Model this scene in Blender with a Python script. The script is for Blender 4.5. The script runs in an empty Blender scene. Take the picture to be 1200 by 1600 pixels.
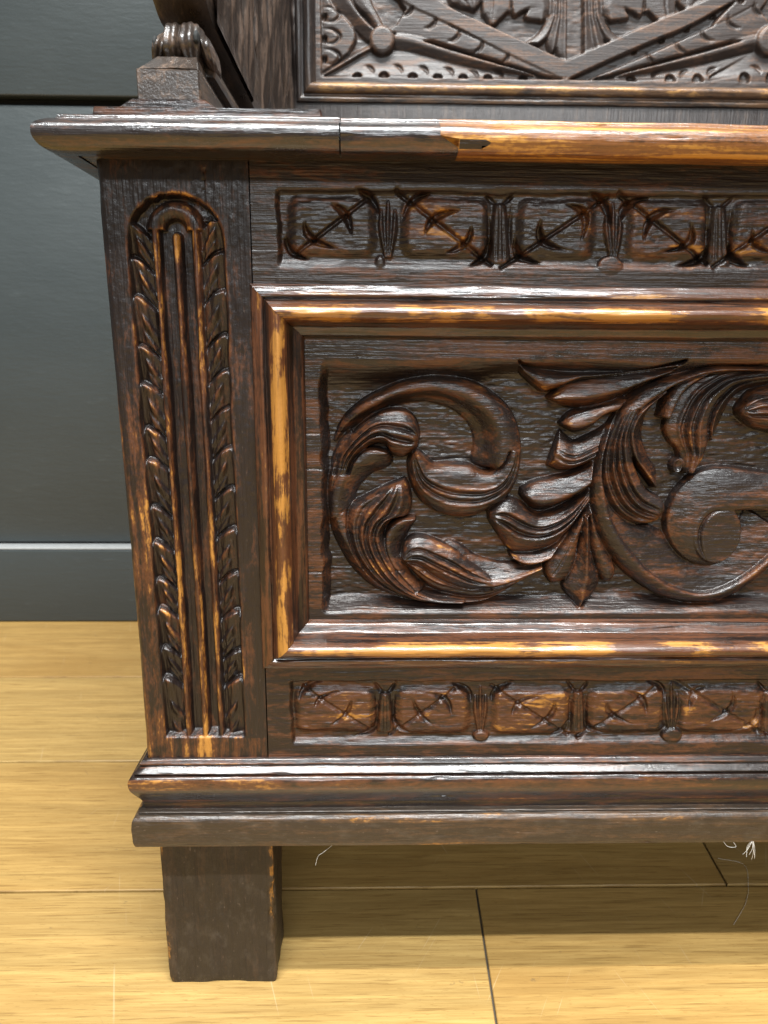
import bpy, math, random
import numpy as np
from mathutils import Matrix, Vector

random.seed(7)
rng = np.random.default_rng(7)
SC = bpy.context.scene
COL = SC.collection

# ------------------------------------------------------------------ camera
CAM = Vector((0.0, -0.38, 0.397))
F_PX, PITCH, YAW, ROLL = 1150.0, 13.3, 1.3, 0.40
ROT = (Matrix.Rotation(math.radians(-YAW), 3, 'Z')
       @ Matrix.Rotation(math.radians(90 - PITCH), 3, 'X')
       @ Matrix.Rotation(math.radians(ROLL), 3, 'Z'))
cd = bpy.data.cameras.new("camera")
cam = bpy.data.objects.new("camera", cd)
COL.objects.link(cam)
cam.matrix_world = Matrix.Translation(CAM) @ ROT.to_4x4()
cd.sensor_fit = 'HORIZONTAL'
cd.sensor_width = 36.0
cd.lens = F_PX / 1200.0 * 36.0
cd.clip_start = 0.01
cd.clip_end = 50
cd.dof.use_dof = True
cd.dof.focus_distance = 0.40
cd.dof.aperture_fstop = 20
SC.camera = cam

# ------------------------------------------------------------------ world and lamps
w = bpy.data.worlds.new("World")
SC.world = w
w.use_nodes = True
bg = w.node_tree.nodes["Background"]
bg.inputs[0].default_value = (0.95, 0.96, 0.94, 1)
bg.inputs[1].default_value = 0.23


def area(name, loc, target, sx, sy, power, col):
    d = bpy.data.lights.new(name, 'AREA')
    d.shape = 'RECTANGLE'
    d.size, d.size_y, d.energy, d.color = sx, sy, power, col
    o = bpy.data.objects.new(name, d)
    COL.objects.link(o)
    o.location = loc
    o.rotation_euler = (Vector(target) - Vector(loc)).to_track_quat('-Z', 'Y').to_euler()
    return o


area("ceiling_tube_near", (0.1, -0.52, 2.5), (0.1, -0.45, 0), 1.7, 0.045, 78, (1.0, 0.97, 0.92))
area("ceiling_tube_middle", (0.0, -1.08, 2.5), (0.0, -0.8, 0), 1.9, 0.045, 106, (0.96, 0.99, 1.0))
area("ceiling_light_panel", (0.0, -0.85, 2.7), (0.0, -0.75, 0), 3.0, 1.6, 34, (0.88, 0.96, 1.0))
area("ceiling_tube_far", (0.3, -3.6, 2.3), (0.1, 0, 0.4), 3.0, 0.3, 92, (0.92, 0.97, 1.0))

vs = SC.view_settings
vs.view_transform = 'Standard'
vs.look = 'None'
vs.exposure = 0.0
vs.gamma = 1.0
SC.render.engine = 'CYCLES'
SC.render.resolution_x, SC.render.resolution_y = 768, 1024


# ------------------------------------------------------------------ helpers
def ray(u, v):
    return ROT @ Vector(((u - 600) / F_PX, -(v - 800) / F_PX, -1.0))


def P(u, v, Y=0.0):
    """point of the photograph on the upright plane at depth Y"""
    d = ray(u, v)
    return CAM + d * ((Y - CAM.y) / d.y)


def PXp(u, v, X):
    d = ray(u, v)
    return CAM + d * ((X - CAM.x) / d.x)


def PF(u, v, z=0.0):
    d = ray(u, v)
    return CAM + d * ((z - CAM.z) / d.z)


def Zat(v, Y=0.0, u=700):
    return P(u, v, Y).z


def Xat(u, v, Y=0.0):
    return P(u, v, Y).x


def crom(pts, n):
    """Catmull-Rom through pts, n samples, even in arc length"""
    p = np.asarray(pts, float)
    if len(p) == 2:
        t = np.linspace(0, 1, n)[:, None]
        return p[0] * (1 - t) + p[1] * t
    q = np.vstack([2 * p[0] - p[1], p, 2 * p[-1] - p[-2]])
    out = []
    for i in range(len(p) - 1):
        p0, p1, p2, p3 = q[i:i + 4]
        t = np.linspace(0, 1, 24, endpoint=False)[:, None]
        out.append(0.5 * (2 * p1 + (p2 - p0) * t + (2 * p0 - 5 * p1 + 4 * p2 - p3) * t ** 2
                          + (3 * p1 - p0 - 3 * p2 + p3) * t ** 3))
    out = np.vstack(out + [p[-1:]])
    s = np.r_[0, np.cumsum(np.hypot(*np.diff(out, axis=0).T))]
    si = np.linspace(0, s[-1], n)
    return np.c_[np.interp(si, s, out[:, 0]), np.interp(si, s, out[:, 1])]


def blur(a, sx, sy=None):
    sy = sx if sy is None else sy
    for ax, s in ((0, sx), (1, sy)):
        if s <= 0:
            continue
        r = max(1, int(3 * s + .5))
        k = np.exp(-0.5 * (np.arange(-r, r + 1) / s) ** 2)
        k /= k.sum()
        pad = [(0, 0), (0, 0)]
        pad[ax] = (r, r)
        b = np.pad(a, pad, mode='edge')
        o = np.zeros_like(a)
        for i, kk in enumerate(k):
            sl = [slice(None)] * 2
            sl[ax] = slice(i, i + a.shape[ax])
            o += kk * b[tuple(sl)]
        a = o
    return a


def noise(shape, s0, s1, seed):
    """smooth noise, s0 and s1 the grain in cells along each axis, about unit variance"""
    g = np.random.default_rng(seed)
    n = (int(shape[0] / s0) + 4, int(shape[1] / s1) + 4)
    a = g.standard_normal(n)
    i = np.arange(shape[0]) / s0
    j = np.arange(shape[1]) / s1
    i0, j0 = i.astype(int), j.astype(int)
    fi, fj = i - i0, j - j0
    fi, fj = (fi * fi * (3 - 2 * fi))[:, None], (fj * fj * (3 - 2 * fj))[None]
    A = a[i0][:, j0]
    B = a[i0 + 1][:, j0]
    C = a[i0][:, j0 + 1]
    D = a[i0 + 1][:, j0 + 1]
    return (A * (1 - fi) + B * fi) * (1 - fj) + (C * (1 - fi) + D * fi) * fj


def link(name, verts, faces, mat, parent=None, wear=None, smooth=True, normals=None, kind=None):
    me = bpy.data.meshes.new(name)
    verts = np.asarray(verts, np.float32)
    if parent is not None:
        base = parent
        while base.parent is not None:
            base = base.parent
        verts = verts - np.array(base.location, np.float32)
    faces_np = None
    if isinstance(faces, np.ndarray):
        faces_np = faces
        nf, k = faces_np.shape
        me.vertices.add(len(verts))
        me.vertices.foreach_set('co', verts.ravel())
        me.loops.add(nf * k)
        me.loops.foreach_set('vertex_index', faces_np.astype(np.int32).ravel())
        me.polygons.add(nf)
        me.polygons.foreach_set('loop_start', np.arange(nf, dtype=np.int32) * k)
        me.update(calc_edges=True)
    else:
        me.from_pydata([tuple(map(float, v)) for v in verts], [], faces)
        me.update()
    if smooth:
        me.polygons.foreach_set('use_smooth', np.ones(len(me.polygons), bool))
    if wear is not None:
        a = me.attributes.new('wear', 'FLOAT', 'POINT')
        a.data.foreach_set('value', np.asarray(wear, np.float32))
    me.materials.append(mat)
    if normals is not None:
        me.normals_split_custom_set_from_vertices(np.asarray(normals, np.float32).tolist())
    o = bpy.data.objects.new(name, me)
    COL.objects.link(o)
    if parent is not None:
        o.parent = parent
    if kind:
        o['kind'] = kind
    return o


def autosmooth(o, deg=35):
    me = o.data
    me.set_sharp_from_angle(angle=math.radians(deg))
    return o


# ------------------------------------------------------------------ materials
def nodes(mat):
    mat.use_nodes = True
    nt = mat.node_tree
    return nt, nt.nodes, nt.links, nt.nodes["Principled BSDF"]


def mapped(nt, scale, loc=(0, 0, 0)):
    tc = nt.nodes.new('ShaderNodeTexCoord')
    mp = nt.nodes.new('ShaderNodeMapping')
    mp.inputs['Scale'].default_value = scale
    mp.inputs['Location'].default_value = loc
    nt.links.new(tc.outputs['Object'], mp.inputs['Vector'])
    return mp.outputs[0]


def nz(nt, vec, scale=1.0, detail=4, rough=.6, dist=0.0):
    n = nt.nodes.new('ShaderNodeTexNoise')
    n.inputs['Scale'].default_value = scale
    n.inputs['Detail'].default_value = detail
    n.inputs['Roughness'].default_value = rough
    n.inputs['Distortion'].default_value = dist
    nt.links.new(vec, n.inputs['Vector'])
    return n.outputs['Fac']


def ramp(nt, src, a, b, lo=0.0, hi=1.0):
    m = nt.nodes.new('ShaderNodeMapRange')
    m.interpolation_type = 'SMOOTHSTEP'
    for k, v in zip(('From Min', 'From Max', 'To Min', 'To Max'), (a, b, lo, hi)):
        m.inputs[k].default_value = v
    nt.links.new(src, m.inputs['Value'])
    return m.outputs[0]


def math2(nt, op, a, b, clamp=False):
    m = nt.nodes.new('ShaderNodeMath')
    m.operation = op
    m.use_clamp = clamp
    for i, v in enumerate((a, b)):
        if isinstance(v, (int, float)):
            m.inputs[i].default_value = v
        else:
            nt.links.new(v, m.inputs[i])
    return m.outputs[0]


def mixc(nt, fac, a, b, mode='MIX'):
    m = nt.nodes.new('ShaderNodeMix')
    m.data_type = 'RGBA'
    m.blend_type = mode
    for sock, v in ((m.inputs[0], fac), (m.inputs[6], a), (m.inputs[7], b)):
        if isinstance(v, (int, float)):
            sock.default_value = v
        elif isinstance(v, tuple):
            sock.default_value = (*v, 1)
        else:
            nt.links.new(v, sock)
    return m.outputs[2]


def oak(name, axis='X', dark=(.0135, .0075, .0056), brown=(.085, .029, .0105), gold=(.37, .168, .032),
        brownness=.45, goldness=0.0, wear_gain=1.0, rough=.29, bumpy=1.0, seed=0.0, dusty=0.0, spec=.5, coat=.12, bl=(24, 120)):
    """old stained oak; the 'wear' attribute and blotches rub the stain through to brown and gold wood"""
    mat = bpy.data.materials.new(name)
    nt, N, Lk, bs = nodes(mat)

    def g(lon, acr, scale=1.0, detail=4, rgh=.6, dist=0.0):
        s = {'X': (lon, acr, acr), 'Y': (acr, lon, acr), 'Z': (acr, acr, lon)}[axis]
        return nz(nt, mapped(nt, s, (seed * 3.1, seed * 1.7, seed * 2.3)), scale, detail, rgh, dist)
    streak = g(9, 170, 1, 5, .62, .4)
    fine = g(45, 1100, 1, 3, .6)
    pore = g(28, 650, 1, 2, .5)
    blotch = g(bl[0], bl[1], 1, 6, .68, .6)
    speck = g(260, 600, 1, 3, .6)
    at = N.new('ShaderNodeAttribute')
    at.attribute_name = 'wear'
    wear = at.outputs['Fac']
    patch = ramp(nt, nz(nt, mapped(nt, (1, 1, 1), (seed, seed, seed)), 21, 3, .6), .36, .62, .35, 1.15)
    wn = math2(nt, 'MULTIPLY', math2(nt, 'MULTIPLY', wear, wear_gain), patch)
    nb = math2(nt, 'MULTIPLY', ramp(nt, blotch, .34, .66), .52)
    nb = math2(nt, 'ADD', nb, math2(nt, 'MULTIPLY', ramp(nt, streak, .34, .66), .30))
    nb = math2(nt, 'ADD', nb, math2(nt, 'MULTIPLY', ramp(nt, speck, .36, .64), .18))
    # brown where the stain is thin, gold where it is rubbed bare
    b1 = math2(nt, 'ADD', nb, math2(nt, 'MULTIPLY', wn, .50))
    fb = ramp(nt, b1, .89 - .85 * brownness, 1.40 - .85 * brownness)
    g1 = math2(nt, 'ADD', nb, math2(nt, 'MULTIPLY', wn, .50))
    fg = ramp(nt, g1, 1.02 - .6 * goldness, 1.34 - .6 * goldness)
    c = mixc(nt, fb, dark, brown)
    tone = mixc(nt, streak, tuple(x * .62 for x in gold), tuple(min(1, x * 1.35) for x in gold))
    c = mixc(nt, fg, c, tone)
    c = mixc(nt, ramp(nt, pore, .60, .72, 0, .45), c, (.010, .006, .005))
    c = mixc(nt, ramp(nt, speck, .66, .74, 0, .25 + dusty), c, (.16, .12, .09))
    if dusty:
        c = mixc(nt, ramp(nt, g(90, 160, 1, 5, .7), .48, .75, 0, dusty), c, (.11, .088, .065))
    Lk.new(c, bs.inputs['Base Color'])
    r = math2(nt, 'ADD', ramp(nt, blotch, .3, .7, rough - .07, rough + .12), math2(nt, 'MULTIPLY', fine, .12))
    Lk.new(r, bs.inputs['Roughness'])
    bs.inputs['Specular IOR Level'].default_value = spec
    bs.inputs['Coat Weight'].default_value = coat
    bs.inputs['Coat Roughness'].default_value = max(.12, rough - .12)
    h = math2(nt, 'ADD', math2(nt, 'MULTIPLY', fine, .45), math2(nt, 'MULTIPLY', pore, .55))
    h = math2(nt, 'ADD', h, math2(nt, 'MULTIPLY', streak, .15))
    h = math2(nt, 'ADD', h, math2(nt, 'MULTIPLY', nz(nt, mapped(nt, (1, 1, 1)), 420, 3, .6), .35))
    bp = N.new('ShaderNodeBump')
    bp.inputs['Strength'].default_value = .6 * bumpy
    bp.inputs['Distance'].default_value = .0011
    Lk.new(h, bp.inputs['Height'])
    Lk.new(bp.outputs[0], bs.inputs['Normal'])
    Lk.new(bp.outputs[0], bs.inputs['Coat Normal'])
    return mat


M_rail = oak('stained_oak_rail', 'X', brownness=.44, goldness=.12, wear_gain=1.0, seed=1)
M_rail_low = oak('stained_oak_low_rail', 'X', brownness=.62, goldness=.16, wear_gain=.9, seed=2)
M_stile = oak('stained_oak_stile', 'Z', dark=(.0115, .0070, .0060), brownness=.42, goldness=.12, wear_gain=1.1, seed=3)
M_panel = oak('stained_oak_panel', 'X', dark=(.0150, .0095, .0080), brownness=.46, goldness=-.02, wear_gain=1.0, rough=.27, seed=4, bumpy=1.0)
M_bead_h = oak('rubbed_oak_moulding', 'X', brownness=.62, goldness=.06, wear_gain=1.7, rough=.24, coat=.55, bumpy=.4, seed=5, bl=(14, 240))
M_bead_v = oak('rubbed_oak_upright_moulding', 'Z', brownness=.62, goldness=.06, wear_gain=1.9, rough=.30, coat=.3, bumpy=.6, seed=6, bl=(14, 240))
M_lid = oak('dark_polished_lid', 'X', dark=(.012, .0075, .0066), brownness=.42, goldness=.02, wear_gain=.8, rough=.22, coat=.8, bumpy=.5, seed=7)
M_lid_gold = oak('bare_golden_lid', 'X', brown=(.20, .075, .018), gold=(.50, .245, .045), brownness=1.1, goldness=.86, bl=(10, 330), rough=.28, coat=.4, bumpy=.7, wear_gain=.6, seed=8)
M_base = oak('worn_oak_base', 'X', brownness=.48, goldness=.06, wear_gain=1.1, rough=.24, coat=.6, bumpy=.4, seed=9, dusty=.06)
M_board = oak('scuffed_oak_board', 'X', dark=(.028, .018, .011), brown=(.070, .036, .016), brownness=.5, goldness=.08, wear_gain=.9, coat=.25, spec=.5, rough=.34, seed=10, dusty=.28, bumpy=.9)
M_leg = oak('scuffed_oak_leg', 'Z', dark=(.026, .018, .0115), brown=(.050, .030, .016), brownness=.45, goldness=.02, wear_gain=1.5, coat=0, spec=.4, rough=.46, seed=11, dusty=.26, bumpy=1.6)
M_back = oak('weathered_oak_back', 'X', dark=(.034, .024, .020), brown=(.11, .058, .034), gold=(.36, .19, .075), brownness=.5, goldness=.0, wear_gain=.4, rough=.36, coat=.12, bumpy=.7, seed=12)
M_back_bead = oak('weathered_oak_back_bead', 'X', dark=(.04, .028, .022), brown=(.15, .08, .04), gold=(.40, .21, .07), brownness=.6, goldness=.10, wear_gain=1.2, rough=.28, coat=.3, bumpy=.6, seed=13)
M_back_stile = oak('weathered_oak_back_stile', 'Z', dark=(.024, .018, .016), brown=(.06, .040, .030), brownness=.45, goldness=-.3, wear_gain=.6, rough=.30, seed=14)
M_arm = oak('weathered_oak_arm', 'Y', dark=(.034, .025, .020), brown=(.12, .078, .054), gold=(.34, .18, .07), brownness=.42, goldness=-.05, wear_gain=.9, rough=.27, bumpy=.35, coat=.4, seed=15, dusty=.0)
M_arm_panel = oak('weathered_oak_arm_panel', 'Z', dark=(.036, .026, .021), brown=(.12, .080, .058), brownness=.45, goldness=-.4, wear_gain=.7, rough=.34, seed=16, dusty=.10)


def wall_paint():
    mat = bpy.data.materials.new('slate_grey_paint')
    nt, N, Lk, bs = nodes(mat)
    a = nz(nt, mapped(nt, (2.5, 2.5, 5)), 1, 4, .6)
    b = nz(nt, mapped(nt, (40, 40, 160)), 1, 4, .65)
    c = mixc(nt, a, (.030, .037, .039), (.044, .054, .056))
    c = mixc(nt, ramp(nt, b, .60, .78, 0, .35), c, (.075, .090, .094))
    Lk.new(c, bs.inputs['Base Color'])
    Lk.new(ramp(nt, a, .3, .7,   .34, .44), bs.inputs['Roughness'])
    bp = N.new('ShaderNodeBump')
    bp.inputs['Strength'].default_value = .35
    bp.inputs['Distance'].default_value = .0015
    Lk.new(b, bp.inputs['Height'])
    Lk.new(bp.outputs[0], bs.inputs['Normal'])
    return mat


def floor_oak(name, tint, seed):
    mat = bpy.data.materials.new(name)
    nt, N, Lk, bs = nodes(mat)
    o = (seed * 5.3, seed * 2.9, 0)
    streak = nz(nt, mapped(nt, (3.2, 70, 1), o), 1, 5, .62, .9)
    broad = nz(nt, mapped(nt, (2.2, 13, 1), o), 1, 3, .55, 1.4)
    pore = nz(nt, mapped(nt, (26, 620, 1), o), 1, 2, .5)
    fine = nz(nt, mapped(nt, (16, 380, 1), o), 1, 6, .72, .3)
    spot = nz(nt, mapped(nt, (55, 75, 1), o), 1, 4, .7)

    def scratch(ang, lon, acr, off, lo, hi):
        tc = N.new('ShaderNodeTexCoord')
        mp = N.new('ShaderNodeMapping')
        mp.vector_type = 'TEXTURE'
        mp.inputs['Rotation'].default_value = (0, 0, math.radians(ang))
        mp.inputs['Scale'].default_value = (1 / acr, 1 / lon, 1)
        mp.inputs['Location'].default_value = (off, off, 0)
        Lk.new(tc.outputs['Object'], mp.inputs['Vector'])
        return ramp(nt, nz(nt, mp.outputs[0], 1, 2, .5, .1), lo, hi)
    c = mixc(nt, ramp(nt, streak, .30, .70), tuple(x * .80 for x in tint), tuple(min(1, x * 1.14) for x in tint))
    c = mixc(nt, ramp(nt, fine, .36, .66), mixc(nt, .48, c, tuple(x * y for x, y in zip(tint, (.55, .47, .36)))), c)
    c = mixc(nt, ramp(nt, broad, .44, .74, 0, .65), c, tuple(x * y for x, y in zip(tint, (.68, .60, .48))))
    c = mixc(nt, ramp(nt, pore, .57, .67, 0, .48), c, tuple(x * y for x, y in zip(tint, (.38, .31, .24))))
    c = mixc(nt, ramp(nt, spot, .66, .76, 0, .6), c, (.10, .07, .04))
    c = mixc(nt, ramp(nt, nz(nt, mapped(nt, (150, 900, 1), o), 1, 3, .6), .60, .70, 0, .5), c, tuple(x * y for x, y in zip(tint, (.45, .38, .28))))
    scr = math2(nt, 'MAXIMUM', scratch(18, 9, 420, .3, .70, .76), math2(nt, 'MAXIMUM', scratch(-28, 14, 600, .7, .71, .77), scratch(5, 7, 300, .1, .72, .78)))
    c = mixc(nt, math2(nt, 'MULTIPLY', scr, .20), c, (.72, .60, .42))
    c = mixc(nt, math2(nt, 'MULTIPLY', scratch(40, 22, 500, .9, .73, .78), .5), c, (.12, .085, .05))
    Lk.new(c, bs.inputs['Base Color'])
    Lk.new(ramp(nt, broad, .2, .8, .34, .48), bs.inputs['Roughness'])
    h = math2(nt, 'SUBTRACT', fine, pore)
    bp = N.new('ShaderNodeBump')
    bp.inputs['Strength'].default_value = .25
    bp.inputs['Distance'].default_value = .0006
    Lk.new(h, bp.inputs['Height'])
    Lk.new(bp.outputs[0], bs.inputs['Normal'])
    return mat


def plain(name, col, rough=.6):
    mat = bpy.data.materials.new(name)
    nt, N, Lk, bs = nodes(mat)
    n = nz(nt, mapped(nt, (120, 120, 120)), 1, 4, .6)
    Lk.new(mixc(nt, n, tuple(x * .75 for x in col), tuple(min(1, x * 1.2) for x in col)), bs.inputs['Base Color'])
    bs.inputs['Roughness'].default_value = rough
    return mat


M_wall = wall_paint()
M_floor = [floor_oak('pale_floor_oak', (.44, .288, .100), 1), floor_oak('golden_floor_oak', (.425, .268, .088), 2),
           floor_oak('tan_floor_oak', (.40, .257, .090), 3)]
M_sub = plain('dusty_joint_filler', (.075, .06, .042), .9)
M_lint = plain('white_lint', (.75, .73, .68), .8)
M_white = plain('pale_bead', (.34, .35, .35), .5)
M_void = plain('dark_gap', (.02, .022, .022), .8)

# ------------------------------------------------------------------ room: floor and wall
BACK_Y = PF(100, 972).y


def rbox(name, lo, hi, mat, parent=None, bev=.001, seg=2, wear_edge=0.0):
    """box with rounded edges"""
    import bmesh
    bm = bmesh.new()
    bmesh.ops.create_cube(bm, size=1)
    lo, hi = Vector(lo), Vector(hi)
    for v in bm.verts:
        v.co = Vector(((lo[i] + hi[i]) / 2 + v.co[i] * (hi[i] - lo[i]) for i in range(3)))
    if bev:
        bmesh.ops.bevel(bm, geom=bm.edges[:], offset=bev, segments=seg, affect='EDGES', profile=.5)
    V = [v.co.copy() for v in bm.verts]
    for i, v in enumerate(bm.verts):
        v.index = i
    Fc = [[v.index for v in f.verts] for f in bm.faces]
    bm.free()
    o = link(name, V, Fc, mat, parent)
    return autosmooth(o, 50)


floor = link('floor', [(-2.2, -2.6, -.0026), (2.4, -2.6, -.0026), (2.4, BACK_Y + .05, -.0026), (-2.2, BACK_Y + .05, -.0026)],
             [[0, 1, 2, 3]], M_sub, smooth=False)
floor['kind'] = 'structure'
floor['label'] = 'pale oak plank floor with scratches and dusty joints'

seams = [BACK_Y + .012, PF(100, 1058).y, PF(100, 1190).y, PF(300, 1391).y]
pitch = .175
while seams[-1] > -2.4:
    seams.append(seams[-1] - pitch)
j1a, j1b = PF(745, 1395), PF(776, 1600)
j2a, j2b = PF(1100, 1318), PF(1136, 1382)
gap = .0011


def plank(x0a, x0b, x1a, x1b, y0, y1, mat):
    """plank from back edge y0 to front edge y1, ends may run askew; a = back, b = front"""
    c = .0005
    V, Fc = [], []
    for z, k in ((0, c), (-c, 0), (-.011, 0)):
        V += [(x0a + k, y0 - k, z), (x1a - k, y0 - k, z), (x1b - k, y1 + k, z), (x0b + k, y1 + k, z)]
    Fc = [[3, 2, 1, 0]]
    for r in (0, 4):
        for i in range(4):
            j = (i + 1) % 4
            Fc.append([r + i, r + 4 + i, r + 4 + j, r + j][::-1])
    return link('floor_plank', V, Fc, mat, floor, smooth=False)


for i in range(len(seams) - 1):
    y0, y1 = seams[i] - gap, seams[i + 1] + gap
    if i == 3:
        sk = (j1b.x - j1a.x) / (j1b.y - j1a.y)
        js = [(j1a.x + sk * (y0 - j1a.y), j1a.x + sk * (y1 - j1a.y))]
    elif i == 2:
        js = [(j2a.x + (j2b.x - j2a.x) * (y0 - j2a.y) / (j2b.y - j2a.y), j2b.x)]
    else:
        x = random.uniform(.9, 1.6) * random.choice((-1, 1))
        js = [(x, x)]
    xs = [(-2.2, -2.2)] + js + [(2.4, 2.4)]
    for k in range(len(xs) - 1):
        g = .0007 if i in (2, 3) else .0008
        plank(xs[k][0] + g, xs[k][1] + g, xs[k + 1][0] - g, xs[k + 1][1] - g, y0, y1, M_floor[(i * 2 + k) % 3])

wall = link('wall', [(-2.2, BACK_Y + .036, -.01), (2.4, BACK_Y + .036, -.01), (2.4, BACK_Y + .036, 1.9), (-2.2, BACK_Y + .036, 1.9)],
            [[0, 1, 2, 3]], M_void, smooth=False)
wall['kind'] = 'structure'
wall['label'] = 'slate grey painted board wall behind the settle'
zb = P(100, 857, BACK_Y).z
zg = P(100, 157, BACK_Y).z
rbox('skirting_board', (-2.2, BACK_Y, .0015), (2.4, BACK_Y + .032, zb - .003), M_wall, wall, .0012, 3)
rbox('skirting_bead', (-2.2, BACK_Y + .002, zb - .0025), (2.4, BACK_Y + .032, zb + .0005), M_white, wall, .001, 3)  # thin strip along the skirting top, paler than the boards
rbox('wall_board', (-2.2, BACK_Y + .020, zb + .0035), (2.4, BACK_Y + .034, zg), M_wall, wall, .002)
rbox('wall_board', (-2.2, BACK_Y + .012, P(100, 145, BACK_Y).z), (2.4, BACK_Y + .033, 1.26), M_wall, wall, .002)
rbox('wall_board', (-2.2, BACK_Y + .020, 1.272), (2.4, BACK_Y + .034, 1.9), M_wall, wall, .002)

# ------------------------------------------------------------------ the settle
settle = bpy.data.objects.new('carved_settle', None)
COL.objects.link(settle)
XL = Xat(195, 725)                      # left face of the box
XC = 0.305                               # middle of the settle
XR = 2 * XC - XL
settle.location = (XC, .20, 0)
settle['label'] = 'dark carved oak settle with scrolled leaf panel, standing on the plank floor'
settle['category'] = 'settle'

X_ST = Xat(403, 725)                    # stile / rail joint
Z_LIDB = Zat(246, -.014)                # underside of the lid
Z_BASE = Zat(1188, 0)                   # top of the base moulding


# ---- relief: a height field on an upright plane, drawn in strips
class Relief:
    def __init__(self, x0, x1, z0, z1, cell, Y, over=2):
        self.x0, self.z0, self.cell, self.Y, self.over = x0, z0, cell, Y, over
        self.nx, self.nz = int(round((x1 - x0) / cell)) + 1, int(round((z1 - z0) / cell)) + 1
        self.c = cell / over
        self.H = np.zeros((self.nz * over, self.nx * over))
        self.L = np.zeros(self.H.shape, int)
        self.names = ['ground']

    def grid(self):
        zz, xx = np.mgrid[0:self.H.shape[0], 0:self.H.shape[1]]
        return self.x0 + (xx + .5) * self.c - self.cell / 2, self.z0 + (zz + .5) * self.c - self.cell / 2

    def w(self, pts, Y=None):
        """photo points to plane coordinates"""
        Y = self.Y if Y is None else Y
        out = []
        for p in pts:
            q = P(p[0], p[1], Y)
            out.append((q.x, q.z))
        return out

    def idx(self, x, z):
        return (np.floor((z - self.z0 + self.cell / 2) / self.c).astype(int),
                np.floor((x - self.x0 + self.cell / 2) / self.c).astype(int))

    def strip(self, L, R, prof, along=((0, 1), (1, 1)), veins=(), vd=.0009, vw=.075, label=None, mode='over',
              px=True, add=0.0, round_tip=0.0, edge=.12, edge_drop=.22):
        """ribbon between two edge lines; prof = heights (m) across, from L (u=-1) to R (u=1)"""
        if px:
            L, R = self.w(L), self.w(R)
        La, Ra = crom(L, 60), crom(R, 60)
        ln = max(np.hypot(*np.diff(La, axis=0).T).sum(), np.hypot(*np.diff(Ra, axis=0).T).sum())
        wd = np.hypot(*(La - Ra).T).max()
        nt, nu = int(ln / self.c * 2.2) + 4, int(wd / self.c * 2.2) + 4
        La, Ra = crom(L, nt), crom(R, nt)
        u = np.linspace(-1, 1, nu)
        t = np.linspace(0, 1, nt)
        s = ((u + 1) / 2)[None]
        X = La[:, :1] * (1 - s) + Ra[:, :1] * s
        Z = La[:, 1:] * (1 - s) + Ra[:, 1:] * s
        pu, ph = zip(*prof)
        base = np.interp(u, pu, ph)
        base = blur(base[None], 0, max(1, nu * .035))[0]
        at, ah = zip(*along)
        k = np.interp(t, at, ah)
        hh = base[None] * k[:, None]
        for v in veins:
            fade = np.clip(t * 5, 0, 1) * np.clip((1 - t) * 6, 0, 1)
            d = (u - v) / vw
            hh = hh - vd * fade[:, None] * (np.exp(-d * d) - .35 * np.exp(-((np.abs(d) - 1.9) / .8) ** 2))[None]
        e = np.clip((np.abs(u) - (1 - edge)) / edge, 0, 1)
        hh = hh * (1 - edge_drop * e * e)[None]
        if round_tip:
            e = np.clip((t - (1 - round_tip)) / round_tip, 0, 1)
            hh = hh * (1 - .35 * e * e)[:, None]
        hh = hh + add
        i, j = self.idx(X, Z)
        ok = (i >= 0) & (j >= 0) & (i < self.H.shape[0]) & (j < self.H.shape[1])
        i, j, hh = i[ok], j[ok], hh[ok]
        if mode == 'over':
            self.H[i, j] = hh
        elif mode == 'max':
            np.maximum.at(self.H, (i, j), hh)
        elif mode == 'cut':
            tmp = np.zeros_like(self.H)
            np.minimum.at(tmp, (i, j), hh)
            self.H += tmp
        elif mode == 'min':
            np.minimum.at(self.H, (i, j), hh)
        if label:
            self.names.append(label)
            self.L[i, j] = len(self.names) - 1

    def groove(self, pts, width, depth, taper=True, flat=False):
        """V cut along a photo line, width in photo pixels"""
        p = crom(pts, 24)
        d = np.gradient(p, axis=0)
        n = np.c_[-d[:, 1], d[:, 0]] / np.hypot(*d.T)[:, None]
        t = np.linspace(0, 1, 24)
        wv = width / 2 * ((np.sin(np.pi * np.clip(t, .02, .98)) ** .8) if taper else np.ones(24))
        pr = [(-1, 0), (-.5, -depth), (.5, -depth), (1, 0)] if flat else [(-1, 0), (-.25, -depth), (.1, -depth), (1, 0)]
        al = [(a, max(.25, b)) for a, b in zip(np.linspace(0, 1, 9), np.sin(np.pi * np.linspace(0, 1, 9)))] if taper else [(0, 1), (1, 1)]
        self.strip((p - n * wv[:, None])[::2], (p + n * wv[:, None])[::2], pr, along=al, mode='cut', edge_drop=0)

    def ellipse(self, c, rx, ry, h, label=None, mode='over', dome=.3):
        q = self.w([c])[0]
        k = (P(c[0] + 10, c[1], self.Y) - P(c[0], c[1], self.Y)).length / 10
        xx, zz = self.grid()
        d = ((xx - q[0]) / (rx * k)) ** 2 + ((zz - q[1]) / (ry * k)) ** 2
        m = d < 1
        hv = h * (1 - dome * d[m])
        if mode == 'over':
            self.H[m] = hv
        elif mode == 'max':
            self.H[m] = np.maximum(self.H[m], hv)
        else:
            self.H[m] += hv
        if label:
            if label != self.names[-1]:
                self.names.append(label)
            self.L[m] = len(self.names) - 1

    def finish(self, soft=1.0):
        Hs = blur(self.H, soft * self.over / 2)
        o = self.over
        self.h = Hs.reshape(self.nz, o, self.nx, o).mean(axis=(1, 3))
        self.l = self.L[o // 2::o, o // 2::o]

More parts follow.
